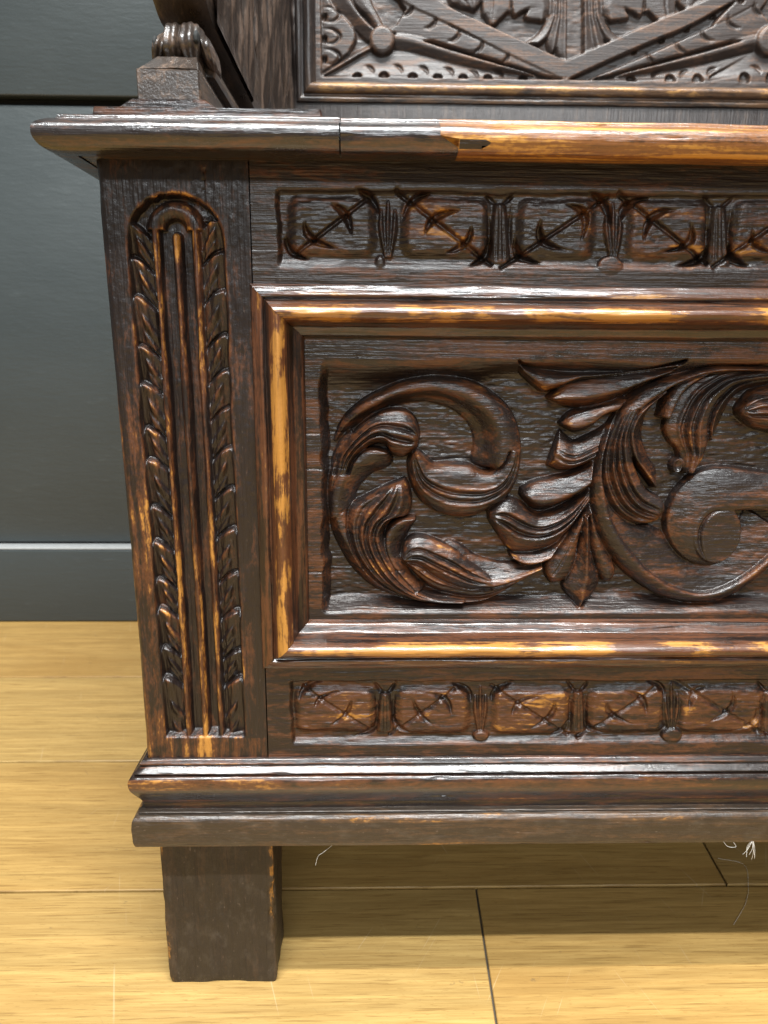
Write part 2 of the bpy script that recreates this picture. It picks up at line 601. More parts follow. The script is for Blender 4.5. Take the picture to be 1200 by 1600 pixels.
    def mesh(self, name, mat, parent, wear=None, split=False, mat_for=None):
        h = self.h
        x = self.x0 + np.arange(self.nx) * self.cell
        z = self.z0 + np.arange(self.nz) * self.cell
        X, Z = np.meshgrid(x, z)
        V = np.stack([X, self.Y - h, Z], -1)
        gz, gx = np.gradient(h, self.cell)
        Nn = np.stack([-gx, -np.ones_like(h), -gz], -1)
        Nn /= np.linalg.norm(Nn, axis=-1, keepdims=True)
        if wear is None:
            c = (h - blur(h, .0014 / self.cell))
            wear = np.clip((c - .00008) / .0006, 0, 1)
        ids = np.arange(h.size).reshape(h.shape)
        F = np.stack([ids[:-1, :-1], ids[:-1, 1:], ids[1:, 1:], ids[1:, :-1]], -1)
        V, Nn, wr = V.reshape(-1, 3), Nn.reshape(-1, 3), wear.ravel()
        if not split:
            return link(name, V, F.reshape(-1, 4), mat, parent, wr)
        lab = self.l[:-1, :-1]
        root = None
        for k, nm in enumerate(self.names):
            f = F[lab == k]
            if not len(f):
                continue
            uq, inv = np.unique(f, return_inverse=True)
            o = link(name if k == 0 else nm, V[uq], inv.reshape(-1, 4), mat, parent if k == 0 else root, wr[uq], normals=Nn[uq])
            if k == 0:
                root = o
        return root


# ---- carved panel
YB = .007                               # border plane of the panel
xa = Xat(452, 740, YB)
PAN = Relief(xa, XC, Zat(1000, YB), Zat(515, YB), .00043, YB)
D = .0120                               # depth of the sunk ground
xx, zz = PAN.grid()
gl, gt, gb = Xat(505, 760, YB), Zat(563, YB, 820), Zat(957, YB, 800)


def ss(a, b, v):
    t = np.clip((v - a) / (b - a), 0, 1)
    return t * t * (3 - 2 * t)


# the top border comes down in a hollow slope on the left, the bottom one in a short one
n1 = noise(PAN.H.shape, 30, 90, 5) * .0006
topw = .010 + .006 * ss(Xat(860, 580, YB), Xat(560, 580, YB), xx)
inside = ss(gl - .0012, gl + .0035, xx + n1) * ss(gt + .0005, gt - topw, zz + n1) * ss(gb - .001, gb + .007, zz + n1)
PAN.H = -D * inside
rip = (noise(PAN.H.shape, 6.5, 24, 11) * .65 + noise(PAN.H.shape, 3.5, 12, 12) * .30 + noise(PAN.H.shape, 16, 50, 13) * .5)
PAN.H += rip * .00032 * inside
b = -D


def S(L, R, prof, label=None, **k):
    us = np.linspace(-1, 1, 21)
    hs = np.interp(us, *zip(*prof))
    prof = [(u, max(.6, h * 1.22 - 2.4 * abs(u) ** 3) * .001) for u, h in zip(us, hs)]
    k.setdefault('add', -D)
    PAN.strip(L, R, prof, label=label, **k)


SC1, LF, ST = 'left_scroll', 'leaf', 'scroll_stem'
convex = [(-1, 5.5), (-.6, 8), (0, 9.2), (.6, 8), (1, 5.5)]
# outer sheath on the left
S([(845, 900), (807, 923), (767, 943), (727, 951), (673, 949), (627, 941), (583, 924), (550, 894), (530, 861), (518, 833), (510, 790), (512, 745), (526, 700), (545, 672)],
  [(835, 893), (800, 912), (765, 930), (720, 935), (673, 930), (640, 915), (603, 885), (582, 860), (562, 835), (550, 812), (540, 780), (535, 750), (548, 715), (560, 690)],
  [(-1, 3.5), (-.3, 6.5), (.3, 6), (1, 3.5)], 'sheath_leaf', along=((0, 1), (.8, 1), (1, .5)))
# second lobe
S([(516, 815), (518, 765), (535, 730), (560, 711), (580, 703), (604, 708)],
  [(553, 795), (558, 770), (580, 745), (600, 737), (613, 728), (614, 717)],
  [(-1, 7.5), (-.4, 6.8), (.4, 4.0), (1, 2.2)], 'curled_leaf')
# ring of the scroll
S([(521, 690), (531, 664), (545, 645), (573, 623), (620, 600), (655, 591), (687, 588), (740, 597), (783, 623), (808, 655), (818, 700), (814, 745), (806, 765)],
  [(524, 695), (540, 680), (558, 666), (580, 652), (610, 637), (640, 631), (673, 630), (712, 643), (738, 668), (745, 695), (741, 722), (752, 732), (772, 735)],
  [(-1, 7.0), (-.55, 9.2), (-.1, 9.6), (.1, 8.5), (.6, 3.6), (1, 2.8)], SC1, along=((0, .08), (.08, .45), (.2, .9), (.3, 1), (1, 1)), edge=.05)
# bowl under the ring
S([(818, 705), (816, 735), (806, 765), (793, 783), (760, 805), (727, 813), (693, 808), (662, 789), (645, 762), (639, 728), (646, 706)],
  [(797, 706), (790, 722), (778, 735), (764, 741), (748, 737), (735, 729), (715, 727), (697, 727), (680, 728), (668, 718), (655, 707)],
  [(-1, 5.5), (-.72, 8.0), (-.45, 8.3), (.1, 9.4), (.7, 9.6), (1, 8.4)], 'scroll_bowl', veins=(-.32, -.06), vd=.0022, vw=.10)
# three-lobed leaf tip
S([(520, 745), (530, 710), (555, 676), (580, 653), (607, 642), (633, 643), (650, 657), (657, 679)],
  [(545, 745), (552, 725), (567, 707), (588, 696), (604, 699), (613, 713), (632, 717), (653, 704)],
  [(-1, 6.8), (-.5, 9.3), (0, 9.8), (.5, 9.2), (1, 6)], 'lobed_leaf', veins=(-.28, .22), vd=.0024, vw=.10, round_tip=.1, along=((0, .6), (.3, .9), (1, 1.05)))
# veined leaf
S([(720, 947), (680, 947), (638, 940), (590, 915), (558, 878), (543, 838), (542, 806), (551, 791), (572, 780), (603, 764)],
  [(730, 941), (690, 938), (657, 928), (628, 903), (607, 866), (601, 835), (616, 815), (638, 809), (644, 790), (640, 765), (634, 752)],
  [(-1, 4.6), (-.5, 8.2), (0, 9.2), (.5, 9.4), (1, 6.5)], 'veined_leaf', veins=(-.5, -.08, .36), vd=.0023, vw=.12, round_tip=.08)
# hooked lobe
S([(650, 930), (612, 885), (602, 850), (609, 828), (628, 815), (650, 813)],
  [(668, 925), (638, 890), (630, 868), (636, 846), (643, 831), (651, 820)],
  [(-1, 8.6), (-.55, 7.5), (.2, 5.0), (1, 2.6)], 'hooked_leaf')
# lower right leaf of the left scroll
S([(850, 884), (800, 887), (767, 883), (742, 873), (722, 858), (705, 851), (690, 856), (673, 847), (650, 842), (634, 853), (629, 872)],
  [(850, 894), (810, 920), (765, 939), (720, 940), (680, 928), (655, 910), (640, 893), (634, 887), (630, 883), (629, 879), (628, 876)],
  [(-1, 3.5), (-.6, 3.9), (-.1, 6.6), (.12, 8.8), (.5, 8.0), (1, 4.2)], 'hollow_leaf', veins=(.42, .68), vd=.0013, vw=.07)
S([(770, 905), (738, 885), (712, 864), (688, 852), (666, 844), (648, 843), (634, 853), (629, 874)],
  [(770, 925), (735, 926), (705, 918), (680, 905), (664, 893), (652, 886), (644, 884), (637, 882), (632, 880)],
  [(-1, 7.6), (-.3, 8.8), (.4, 9), (1, 7.6)], 'hollow_leaf', veins=(-.25, .25), vd=.0019, vw=.11, along=((0, .93), (1, 1)), edge_drop=.1)

# leaves left of the great C stem
S([(925, 790), (905, 825), (880, 848), (850, 864), (820, 867), (800, 868)],
  [(934, 800), (908, 847), (877, 872), (847, 886), (825, 889), (804, 878)],
  [(-1, 4.2), (0, 6.5), (.5, 8.3), (1, 6)], LF)
S([(918, 805), (885, 850), (865, 875), (856, 892), (858, 906)], [(922, 808), (910, 850), (904, 885), (892, 910), (868, 919)],
  [(-1, 4.5), (0, 5.8), (1, 5.2)], 'palmette_leaf', veins=(-.1,), vd=.0006, round_tip=.1)
S([(925, 808), (930, 860), (940, 897), (948, 914)], [(936, 808), (952, 860), (966, 885), (969, 900), (962, 916)],
  [(-1, 4.8), (0, 5.8), (1, 4.8)], 'palmette_leaf', round_tip=.1)
S([(917, 812), (911, 860), (899, 895), (885, 922), (896, 940), (905, 952)], [(925, 812), (929, 860), (936, 890), (944, 915), (932, 938), (912, 952)],
  [(-1, 4.2), (-.3, 6), (.05, 8.2), (.4, 6), (1, 4.2)], 'palmette_leaf')
S([(940, 740), (915, 775), (885, 797), (852, 808), (834, 803), (818, 790), (802, 783), (784, 786), (766, 801)],
  [(938, 778), (912, 808), (893, 834), (870, 855), (840, 866), (810, 868), (797, 861), (784, 843), (769, 820)],
  [(-1, 5.5), (-.5, 8.8), (0, 9.4), (.5, 8.8), (1, 6)], LF, veins=(-.25, .1), vd=.0024, vw=.11, along=((0, .6), (.3, .9), (1, 1)), round_tip=.08)
S([(955, 680), (932, 722), (905, 741), (870, 750), (840, 757), (820, 767)],
  [(955, 715), (937, 752), (915, 775), (890, 789), (862, 800), (838, 799), (818, 779)],
  [(-1, 6.2), (-.2, 8.2), (.35, 9.6), (.6, 7.5), (1, 3.4)], LF, round_tip=.12)
S([(990, 632), (965, 658), (945, 674), (925, 684), (905, 692), (891, 684), (882, 675)],
  [(1000, 655), (978, 682), (957, 706), (932, 723), (902, 736), (880, 738), (862, 731)],
  [(-1, 3.6), (-.4, 6.2), (.1, 8.6), (.6, 8.6), (1, 5.2)], LF, veins=(.02, .4), vd=.0017, vw=.08, along=((0, .7), (.4, 1), (.9, 1), (1, .8)))
S([(985, 622), (945, 632), (912, 641), (895, 648), (881, 663)], [(990, 640), (952, 652), (932, 668), (913, 676), (900, 676), (883, 667)],
  [(-1, 5.5), (-.1, 8.4), (.5, 8.6), (1, 5)], LF, round_tip=.15, along=((0, .7), (.5, 1), (1, .95)))
S([(1075, 562), (1000, 578), (917, 582), (867, 580), (822, 569), (811, 563)],
  [(1060, 580), (1000, 590), (935, 592), (907, 594), (882, 606), (857, 613), (842, 606), (820, 586)],
  [(-1, 6.0), (-.2, 8.6), (.4, 9.0), (1, 6)], LF, along=((0, .9), (1, 1)))
S([(1062, 574), (1000, 582), (940, 589), (907, 594), (887, 601), (871, 613), (862, 622)],
  [(1050, 585), (1000, 610), (975, 624), (950, 633), (925, 639), (900, 639), (880, 633), (865, 626)],
  [(-1, 7.4), (-.2, 9.2), (.25, 10), (.5, 7.2), (1, 3.2)], LF, along=((0, .85), (.4, .95), (1, 1)))

# hanging leaf and neighbours inside the C
S([(1260, 596), (1200, 607), (1180, 618), (1162, 640)], [(1260, 690), (1200, 674), (1183, 668), (1164, 652)],
  convex, 'hanging_leaf', veins=(-.4, -.05, .3), vd=.0016, round_tip=.2)
S([(1230, 582), (1170, 596), (1140, 616), (1121, 642), (1113, 668), (1114, 690)],
  [(1240, 600), (1180, 610), (1158, 625), (1146, 645), (1136, 667), (1124, 692)],
  [(-1, 9.5), (-.7, 9), (0, 5), (1, 2.2)], 'hanging_leaf')
S([(1220, 574), (1142, 578), (1110, 589), (1080, 607), (1060, 635), (1047, 668), (1055, 692), (1067, 706), (1075, 742)],
  [(1235, 590), (1165, 601), (1140, 617), (1123, 640), (1115, 667), (1115, 690), (1111, 705), (1101, 725), (1087, 742)],
  [(-1, 5.2), (-.5, 5.2), (0, 7.4), (.45, 9), (.8, 8.8), (1, 7)], 'hanging_leaf', veins=(-.2, .2), vd=.0020, vw=.11)
S([(1230, 568), (1140, 573), (1095, 584), (1062, 602), (1045, 625), (1037, 652)],
  [(1220, 580), (1142, 580), (1115, 585), (1087, 600), (1067, 621), (1050, 657)],
  [(-1, 8.2), (.6, 9.6), (1, 9.2)], 'hanging_leaf', edge=.08)
PAN.ellipse((1066, 731), 8, 12, -D + .005)

# bowl inside the C, between stem and disc
S([(943, 760), (953, 800), (967, 833), (990, 867), (1027, 903), (1073, 927), (1117, 929), (1160, 911), (1200, 881), (1240, 840)],
  [(985, 790), (1000, 822), (1030, 830), (1060, 850), (1080, 870), (1105, 880), (1130, 878), (1150, 860), (1165, 830), (1180, 800)],
  [(-1, 7.6), (-.5, 5.2), (.2, 3.6), (1, 2.4)], 'scroll_bowl', edge_drop=0)
# the C stem
S([(1260, 574), (1200, 572), (1117, 571), (1075, 582), (1042, 592), (1017, 602), (998, 614), (979, 634), (963, 657), (950, 678), (938, 703), (931, 735), (926, 767), (930, 807), (943, 847), (973, 890), (1013, 923), (1053, 943), (1100, 949), (1150, 938), (1200, 903), (1250, 850)],
  [(1250, 584), (1190, 581), (1130, 582), (1095, 589), (1062, 602), (1040, 616), (1017, 632), (997, 652), (983, 672), (970, 695), (958, 722), (950, 745), (948, 765), (955, 800), (969, 833), (992, 867), (1028, 902), (1073, 925), (1113, 927), (1157, 909), (1196, 880), (1235, 842)],
  [(-1, 4.6), (-.4, 7.0), (.3, 8.6), (.75, 9.4), (1, 8.8)], ST, edge=.06)
# feathered leaf along the inside of the C
S([(975, 640), (958, 678), (947, 715), (944, 750), (955, 787), (973, 810), (1000, 824), (1030, 822)],
  [(1003, 640), (988, 677), (991, 710), (1001, 742), (1016, 768), (1037, 781), (1046, 797)],
  [(-1, 5.2), (-.5, 8), (.1, 9.2), (.7, 9.8), (1, 9.2)], 'feathered_leaf', veins=(-.5, -.1, .3), vd=.0022, vw=.11, along=((0, .9), (1, 1)), round_tip=.08)
S([(1047, 612), (1017, 633), (999, 650), (987, 677), (992, 712), (1006, 735), (1028, 765)],
  [(1050, 614), (1030, 635), (1018, 655), (1013, 687), (1023, 718), (1035, 738), (1036, 758)],
  [(-1, 10), (-.7, 9.6), (0, 5.4), (1, 2.6)], 'feathered_leaf')
# volute eye
S([(1260, 748), (1200, 740), (1140, 733), (1107, 738), (1083, 753), (1060, 780), (1048, 820), (1056, 853), (1077, 878), (1107, 889), (1134, 884), (1157, 861), (1165, 833), (1157, 810), (1141, 797)],
  [(1260, 806), (1200, 801), (1172, 800), (1150, 800), (1132, 801), (1118, 806), (1110, 815), (1106, 825), (1106, 833), (1109, 839), (1115, 841), (1120, 838), (1123, 832), (1122, 826), (1120, 823)],
  [(-1, 6.6), (-.4, 8.4), (.3, 9.8), (1, 10.2)], 'volute', along=((0, 1), (.25, .93), (.5, .93), (.75, 1), (1, 1)), edge=.06)
PAN.ellipse((1124, 836), 37, 47, -D + .0103, label='volute', dome=.12)

PAN.groove([(1143, 799), (1120, 801), (1104, 815), (1096, 838), (1099, 862), (1110, 884)], 7, .0020)
# continuation of the design to the middle of the settle, beyond the picture
S([(1500, 560), (1400, 600), (1330, 680), (1310, 770), (1340, 860), (1420, 930)],
  [(1500, 590), (1420, 625), (1360, 695), (1342, 770), (1366, 845), (1440, 905)], convex, ST)
S([(1290, 770), (1260, 700), (1290, 630), (1350, 600)], [(1320, 760), (1310, 700), (1325, 660), (1360, 625)], convex, LF, veins=(-.2, .3))
S([(1300, 860), (1280, 910), (1330, 940), (1400, 945)], [(1330, 840), (1320, 880), (1350, 905), (1400, 920)], convex, LF, veins=(-.2, .3))
PAN.ellipse((1440, 770), 55, 60, -D + .009, label='volute', dome=.3)

tool = noise(PAN.H.shape, 9, 26, 21) * .00010 + noise(PAN.H.shape, 3, 22, 22) * .00006
PAN.H += tool * (PAN.L > 0)
# drying cracks across the panel
for (v, a0, a1) in ((677, 458, 560), (732, 458, 540), (894, 462, 800)):
    q0, q1 = PAN.w([(a0, v)])[0], PAN.w([(a1, v + 2)])[0]
    zc = np.interp(xx, (q0[0], q1[0]), (q0[1], q1[1])) + noise(PAN.H.shape, 900, 30, int(v)) * .0002
    m = (np.abs(zz - zc) < .00035) & (xx > q0[0]) & (xx < q1[0])
    PAN.H[m] -= .0007
PAN.finish(1.0)
flat = blur(((PAN.L == 0) & (inside < .25)).astype(float), 3)[::2, ::2][:PAN.nz, :PAN.nx]
onleaf = blur((PAN.L > 0).astype(float), 2)[::2, ::2][:PAN.nz, :PAN.nx]
conv = np.clip((PAN.h - blur(PAN.h, .0016 / PAN.cell) - .0002) / .0010, 0, 1)
panel = PAN.mesh('carved_panel', M_panel, settle, split=True, wear=np.clip(.46 * flat + .27 * onleaf + .42 * conv * onleaf, 0, 1))
panel['label'] = 'carved panel of leafy scrolls on a tooled ground'

# ---- carved rails
def frieze(name, xl, xr, zlo, zhi, mat, trench, cells, shafts, crescents, vases, bundles, finials, plate_label, dep=1.0):
    R = Relief(xl, xr, zlo, zhi, .00048, 0.0)
    X, Z = R.grid()
    # sunk band with rounded pillows left standing
    (tx0, ty0), (tx1, ty1) = trench
    q0, q1 = R.w([(tx0, ty0)])[0], R.w([(tx1, ty1)])[0]
    nn = noise(R.H.shape, 20, 50, 31) * .0004
    band = ss(q0[0] - .0012, q0[0] + .0012, X + nn) * ss(q0[1] + .0012, q0[1] - .0012, Z + nn) * ss(q1[1] - .0012, q1[1] + .0042, Z + nn)
    pill = np.zeros_like(R.H)
    for (a0, b0, a1, b1) in cells:
        p0, p1 = R.w([(a0, b0)])[0], R.w([(a1, b1)])[0]
        cx, cz = (p0[0] + p1[0]) / 2, (p0[1] + p1[1]) / 2
        hx, hz = (p1[0] - p0[0]) / 2, (p0[1] - p1[1]) / 2
        r = .0065
        dx, dz = np.abs(X - cx) - hx + r, np.abs(Z - cz) - hz + r
        sd = np.hypot(np.maximum(dx, 0), np.maximum(dz, 0)) + np.minimum(np.maximum(dx, dz), 0) - r
        pill = np.maximum(pill, ss(.0012, -.0046, sd + nn * .6))
    R.H = -.0032 * band * (1 - pill) - .0006 * band * pill
    R.H += (noise(R.H.shape, 5, 18, 33) * .00016 + noise(R.H.shape, 3, 40, 34) * .00010) * band
    R.H += noise(R.H.shape, 4, 60, 35) * .00006
    for v in vases:
        (x, t, bt, wd) = v
        R.strip([(x - wd * .35, t), (x - wd * .5, (t + bt) / 2), (x - wd * .62, bt)], [(x + wd * .35, t), (x + wd * .5, (t + bt) / 2), (x + wd * .62, bt)],
                [(-1, -.0022), (-.5, -.0008), (0, -.0004), (.5, -.0008), (1, -.0022)], edge_drop=0, veins=(-.35, .35), vd=.0009, vw=.12)
        R.groove([(x - wd * .95, t - 18), (x - wd * .35, t - 3), (x, t + 1)], 6, .0022)
        R.groove([(x + wd * .95, t - 18), (x + wd * .35, t - 3), (x, t + 1)], 6, .0022)
        R.groove([(x - wd * .75, t + 2), (x - wd * .62, (t + bt) / 2), (x - wd * .75, bt)], 6, .0018)
        R.groove([(x + wd * .75, t + 2), (x + wd * .62, (t + bt) / 2), (x + wd * .75, bt)], 6, .0018)
    for (x, t, bt, wd) in bundles:
        for k in (-1, 0, 1):
            R.strip([(x + k * wd * .32 - 1, t + abs(k) * 14), (x + k * wd * .30 - wd * .16, (t + bt) / 2), (x + k * wd * .10 - 3, bt)],
                    [(x + k * wd * .32 + 1, t + abs(k) * 14), (x + k * wd * .30 + wd * .16, (t + bt) / 2), (x + k * wd * .10 + 3, bt)],
                    [(-1, -.0032), (-.2, -.0006), (.2, -.0018), (1, -.0032)], edge_drop=0)
    for (x, y, rx, ry) in finials:
        R.ellipse((x, y), rx, ry, -.0001, dome=.0)
        R.ellipse((x, y), rx * .99, ry * .99, .0005, mode='add', dome=1)
    for a, bq, wd in shafts:
        R.groove([a, ((a[0] + bq[0]) / 2, (a[1] + bq[1]) / 2), bq], wd * .82, .0026 * dep, taper=False)
    for pts, wd in crescents:
        a, m_, b_ = (np.array(p, float) for p in pts)
        tt = np.linspace(0, 1, 15)[:, None]

        def arc(mid):
            k_ = 2 * mid - (a + b_) / 2
            return (1 - tt) ** 2 * a + 2 * tt * (1 - tt) * k_ + tt * tt * b_
        ch = (a + b_) / 2 - m_
        ch = ch / (np.hypot(*ch) + 1e-6)
        R.strip(arc(m_ - ch * wd * .22), arc(m_ + ch * wd * .56), [(-1, 0), (-.55, -.0046 * dep), (.1, -.0042 * dep), (1, 0)],
                along=[(0, .15), (.2, .75), (.5, 1), (.8, .75), (1, .15)], mode='cut', edge_drop=0)
    R.finish(1.0)
    pw = blur(pill * band, 3)[R.over // 2::R.over, R.over // 2::R.over][:R.nz, :R.nx]
    c = R.h - blur(R.h, .0014 / R.cell)
    o = R.mesh(name, mat, settle, wear=np.clip(.62 * pw + .4 * np.clip(c / .0008, 0, 1), 0, 1))
    o['label'] = plate_label
    return o, R


C1 = [(448, 303, 588, 404), (628, 303, 765, 404), (810, 305, 928, 408), (985, 305, 1105, 408), (1150, 306, 1268, 410), (1320, 306, 1440, 410), (1480, 306, 1600, 410)]
SH1 = [((462, 396), (578, 306), 9), ((618, 296), (776, 420), 11), ((782, 420), (962, 300), 8), ((967, 300), (1115, 418), 11), ((1115, 418), (1285, 300), 10), ((1290, 300), (1440, 418), 10)]
CR1 = [([(445, 368), (453, 393), (482, 405)], 15), ([(475, 345), (486, 374), (528, 388)], 17), ([(516, 318), (541, 333), (549, 368)], 18), ([(555, 294), (580, 306), (593, 334)], 18),
       ([(675, 300), (646, 310), (630, 340)], 18), ([(720, 329), (681, 336), (664, 367)], 18), ([(737, 353), (729, 381), (696, 395)], 16), ([(768, 368), (761, 400), (733, 416)], 17),
       ([(807, 370), (812, 400), (848, 411)], 18), ([(846, 343), (847, 377), (887, 390)], 18), ([(884, 319), (917, 333), (909, 374)], 19), ([(920, 299), (949, 315), (953, 352)], 18),
       ([(1018, 309), (981, 318), (973, 347)], 18), ([(1058, 328), (1020, 336), (1007, 377)], 18), ([(1080, 348), (1079, 381), (1033, 393)], 18), ([(1109, 383), (1096, 408), (1058, 415)], 18),
       ([(1140, 375), (1148, 405), (1176, 416)], 17), ([(1178, 358), (1183, 386), (1218, 396)], 17), ([(1205, 325), (1240, 336), (1238, 374)], 18), ([(1250, 302), (1275, 318), (1280, 350)], 18),
       ([(1340, 310), (1306, 320), (1298, 350)], 18), ([(1382, 330), (1346, 338), (1332, 378)], 18), ([(1405, 350), (1402, 381), (1358, 394)], 18)]
zlid = Z_LIDB + .004
rail_top, RT = frieze('top_rail', X_ST + .0006, XC, Zat(452, 0), zlid, M_rail, ((434, 297), (1500, 424)), C1, SH1, CR1,
                      [(782, 318, 412, 26), (1126, 322, 416, 28), (1445, 322, 416, 28)], [(607, 312, 402, 34), (961, 316, 406, 34), (1292, 316, 406, 34)],
                      [(594, 411, 7, 11), (954, 416, 19, 15), (1290, 416, 17, 14)], 'top rail carved with pillows, shafts and crescent nicks')
C2 = [(457, 1076, 588, 1146), (618, 1076, 735, 1150), (770, 1076, 890, 1150), (922, 1074, 1038, 1148), (1066, 1074, 1190, 1148), (1220, 1074, 1340, 1148), (1370, 1074, 1490, 1148)]
SH2 = [((472, 1075), (583, 1146), 8), ((608, 1152), (716, 1076), 8), ((768, 1074), (896, 1156), 8), ((903, 1156), (1032, 1074), 9), ((1052, 1064), (1196, 1151), 11), ((1200, 1151), (1330, 1070), 9), ((1345, 1070), (1480, 1150), 9)]
CR2 = [([(508, 1066), (477, 1076), (467, 1097)], 15), ([(533, 1082), (503, 1090), (492, 1107)], 13), ([(549, 1093), (541, 1119), (516, 1134)], 11), ([(591, 1123), (582, 1146), (553, 1154)], 15),
       ([(611, 1120), (621, 1139), (643, 1148)], 15), ([(645, 1093), (655, 1119), (675, 1132)], 13), ([(668, 1085), (697, 1093), (706, 1119)], 16), ([(702, 1070), (731, 1080), (736, 1101)], 16),
       ([(806, 1069), (777, 1080), (769, 1100)], 15), ([(843, 1089), (812, 1098), (800, 1120)], 15), ([(867, 1095), (862, 1121), (829, 1139)], 15), ([(890, 1125), (881, 1144), (860, 1152)], 15),
       ([(915, 1120), (920, 1141), (948, 1149)], 16), ([(950, 1098), (955, 1119), (988, 1131)], 16), ([(977, 1082), (1005, 1092), (1011, 1119)], 16), ([(1008, 1066), (1036, 1075), (1041, 1098)], 16),
       ([(1105, 1076), (1084, 1086), (1078, 1112)], 15), ([(1146, 1082), (1144, 1110), (1106, 1130)], 16), ([(1183, 1108), (1181, 1129), (1146, 1146)], 16),
       ([(1225, 1120), (1232, 1140), (1262, 1148)], 15), ([(1262, 1098), (1268, 1119), (1300, 1131)], 15), ([(1290, 1076), (1318, 1088), (1324, 1112)], 15)]
rail_bot, RB = frieze('bottom_rail', X_ST + .0006, XC, Z_BASE - .004, Zat(1040, 0), M_rail_low, ((455, 1066), (1500, 1158)), C2, SH2, CR2,
                      [(602, 1086, 1146, 20), (905, 1084, 1146, 19), (1205, 1084, 1146, 20)], [(752, 1076, 1146, 26), (1052, 1072, 1146, 30), (1352, 1072, 1146, 30)],
                      [(752, 1151, 12, 8), (1051, 1150, 16, 11)], 'bottom rail carved with shallow pillows, shafts and crescent nicks', dep=.55)

# ---- left stile with husk columns and reeds
STI = Relief(XL, X_ST, Z_BASE - .004, zlid, .00040, 0.0)
X, Z = STI.grid()
nn = noise(STI.H.shape, 60, 14, 41) * .00035
xl_, xr_ = Xat(232, 760), Xat(367, 760)                # slot sides
zb_, zt_ = Zat(1153, 0, 320), Zat(302, 0, 280)
xm, rad = (xl_ + xr_) / 2, (xr_ - xl_) / 2
# arch-topped slot
zc_ = zt_ - rad
sd = np.where(Z > zc_, np.hypot(X - xm, Z - zc_) - rad, np.abs(X - xm) - rad)
sd = np.maximum(sd, zb_ - Z)
slot = ss(.0006, -.0012, sd + nn * .7)
Hs = np.full(STI.H.shape, -.0068)
# reeds
xrd = [Xat(u, 760) for u in (270.5, 299.5, 326.5)]
reed = np.zeros_like(Hs) - 1
zr = zt_ - .0135
pitch_r = xrd[1] - xrd[0]
cxr = xrd[1]
# outer reeds join over an arch
ro = (xrd[2] - xrd[0]) / 2
mxr = (xrd[2] + xrd[0]) / 2
zca = zt_ - .0165
dist_o = np.where(Z > zca, np.abs(np.hypot(X - mxr, Z - zca) - ro), np.minimum(np.abs(X - xrd[0]), np.abs(X - xrd[2])))
wob = noise(STI.H.shape, 80, 400, 44) * .00025
arch_w = np.where(Z > zca, .0046, .0021)
r1 = -.0068 + .0062 * np.sqrt(np.clip(1 - ((dist_o + wob) / arch_w) ** 2, 0, 1))
zcc = zca - .003
dist_c = np.where(Z > zcc, np.hypot(X - cxr, Z - zcc), np.abs(X - cxr))
r2 = -.0068 + .0064 * np.sqrt(np.clip(1 - ((dist_c + wob) / .0023) ** 2, 0, 1))
between = (X > xrd[0]) & (X < xrd[2])
Hs = np.maximum(Hs, np.maximum(r1, r2))
# husk leaves down both sides
tl = [343, 397, 457, 535, 594, 664, 714, 788, 843, 902, 948, 1010, 1057, 1155]
tr = [330, 387, 448, 518, 575, 634, 696, 760, 823, 893, 953, 1016, 1058, 1155]
HL = np.full(Hs.shape, -.0068)
for side, tips, x0, x1 in ((0, tl, xl_, xrd[0] - .0022), (1, tr, xrd[2] + .0022, xr_)):
    a = np.clip((X - x0) / (x1 - x0), 0, 1)
    if side:
        a = 1 - a
    col = (X > x0 - .001) & (X < x1 + .001)
    for i in range(len(tips) - 1):
        zt = Zat(tips[i], 0, 250 if not side else 340)
        zn = Zat(tips[i + 1], 0, 250 if not side else 340)
        jig = rng.uniform(-.0006, .0006)
        top = zt - (.0075 + jig) * np.clip((a - .12) / .88, 0, 1) ** 1.6 - .0035 * np.clip((.14 - a) / .14, 0, 1) ** 2 + nn * .6
        dn = (top - Z) / max(zt - zn, .006)
        big = i % 2 == 0
        below = top - Z
        hp = (.0064 if big else .0054) * ss(-.0002, .0026, below) - .0046 * np.clip(dn, 0, 1.3) ** .9
        hp = hp * (1 - .55 * np.abs(a - .42) ** 2 * 2)
        # a second fold along the inner edge
        fold = .0010 * ss(.08, -.08, a - (.55 + .35 * np.clip(dn, 0, 1)))
        for q_, am in ((.38, .0016), (.72, .0012)):
            b2 = below - (zt - zn) * q_ + .0050 * np.clip((.45 - a) / .45, 0, 1) - .004 * np.clip((a - .45) / .55, 0, 1)
            fold = fold + am * ss(-.0004, .0012, b2) * ss(.009, .002, b2) * ss(.28, .5, a)
        hv = np.maximum(-.0068 + hp - .0008 + fold, -.0068)
        m = col & (dn > 0) & (dn < 1.35)
        HL = np.where(m, np.where(dn < 1, hv, np.maximum(HL, hv * 0 - .0068)), HL)
Hs = np.where((X < xrd[0] - .0022) | (X > xrd[2] + .0022), np.maximum(HL, Hs), Hs)
Hs = np.where(Z > zca + .0045, np.maximum(r1, -.0068 + .0015 * noise(Hs.shape, 30, 30, 48)), Hs)
# the slot runs out on a slope at its foot
Hs = np.maximum(Hs, -.0068 + .0068 * ss(zb_ + .0035, zb_ - .0003, Z + nn * 2))
STI.H = Hs * slot
STI.H += noise(STI.H.shape, 70, 4, 45) * .00006 + noise(STI.H.shape, 14, 10, 46) * .00006
# glue line and shakes in the stile
for (ua, va, ub, vb, dp) in ((322, 262, 322, 300, .0012), (322, 300, 357, 1180, .0006), (222, 640, 226, 700, .0004)):
    qa, qb = STI.w([(ua, va)])[0], STI.w([(ub, vb)])[0]
    m = (Z < qa[1]) & (Z > qb[1]) & (np.abs(X - np.interp(Z, (qb[1], qa[1]), (qb[0], qa[0])) + noise(STI.H.shape, 60, 900, int(va)) * .00012) < .00022)
    STI.H[m] -= dp
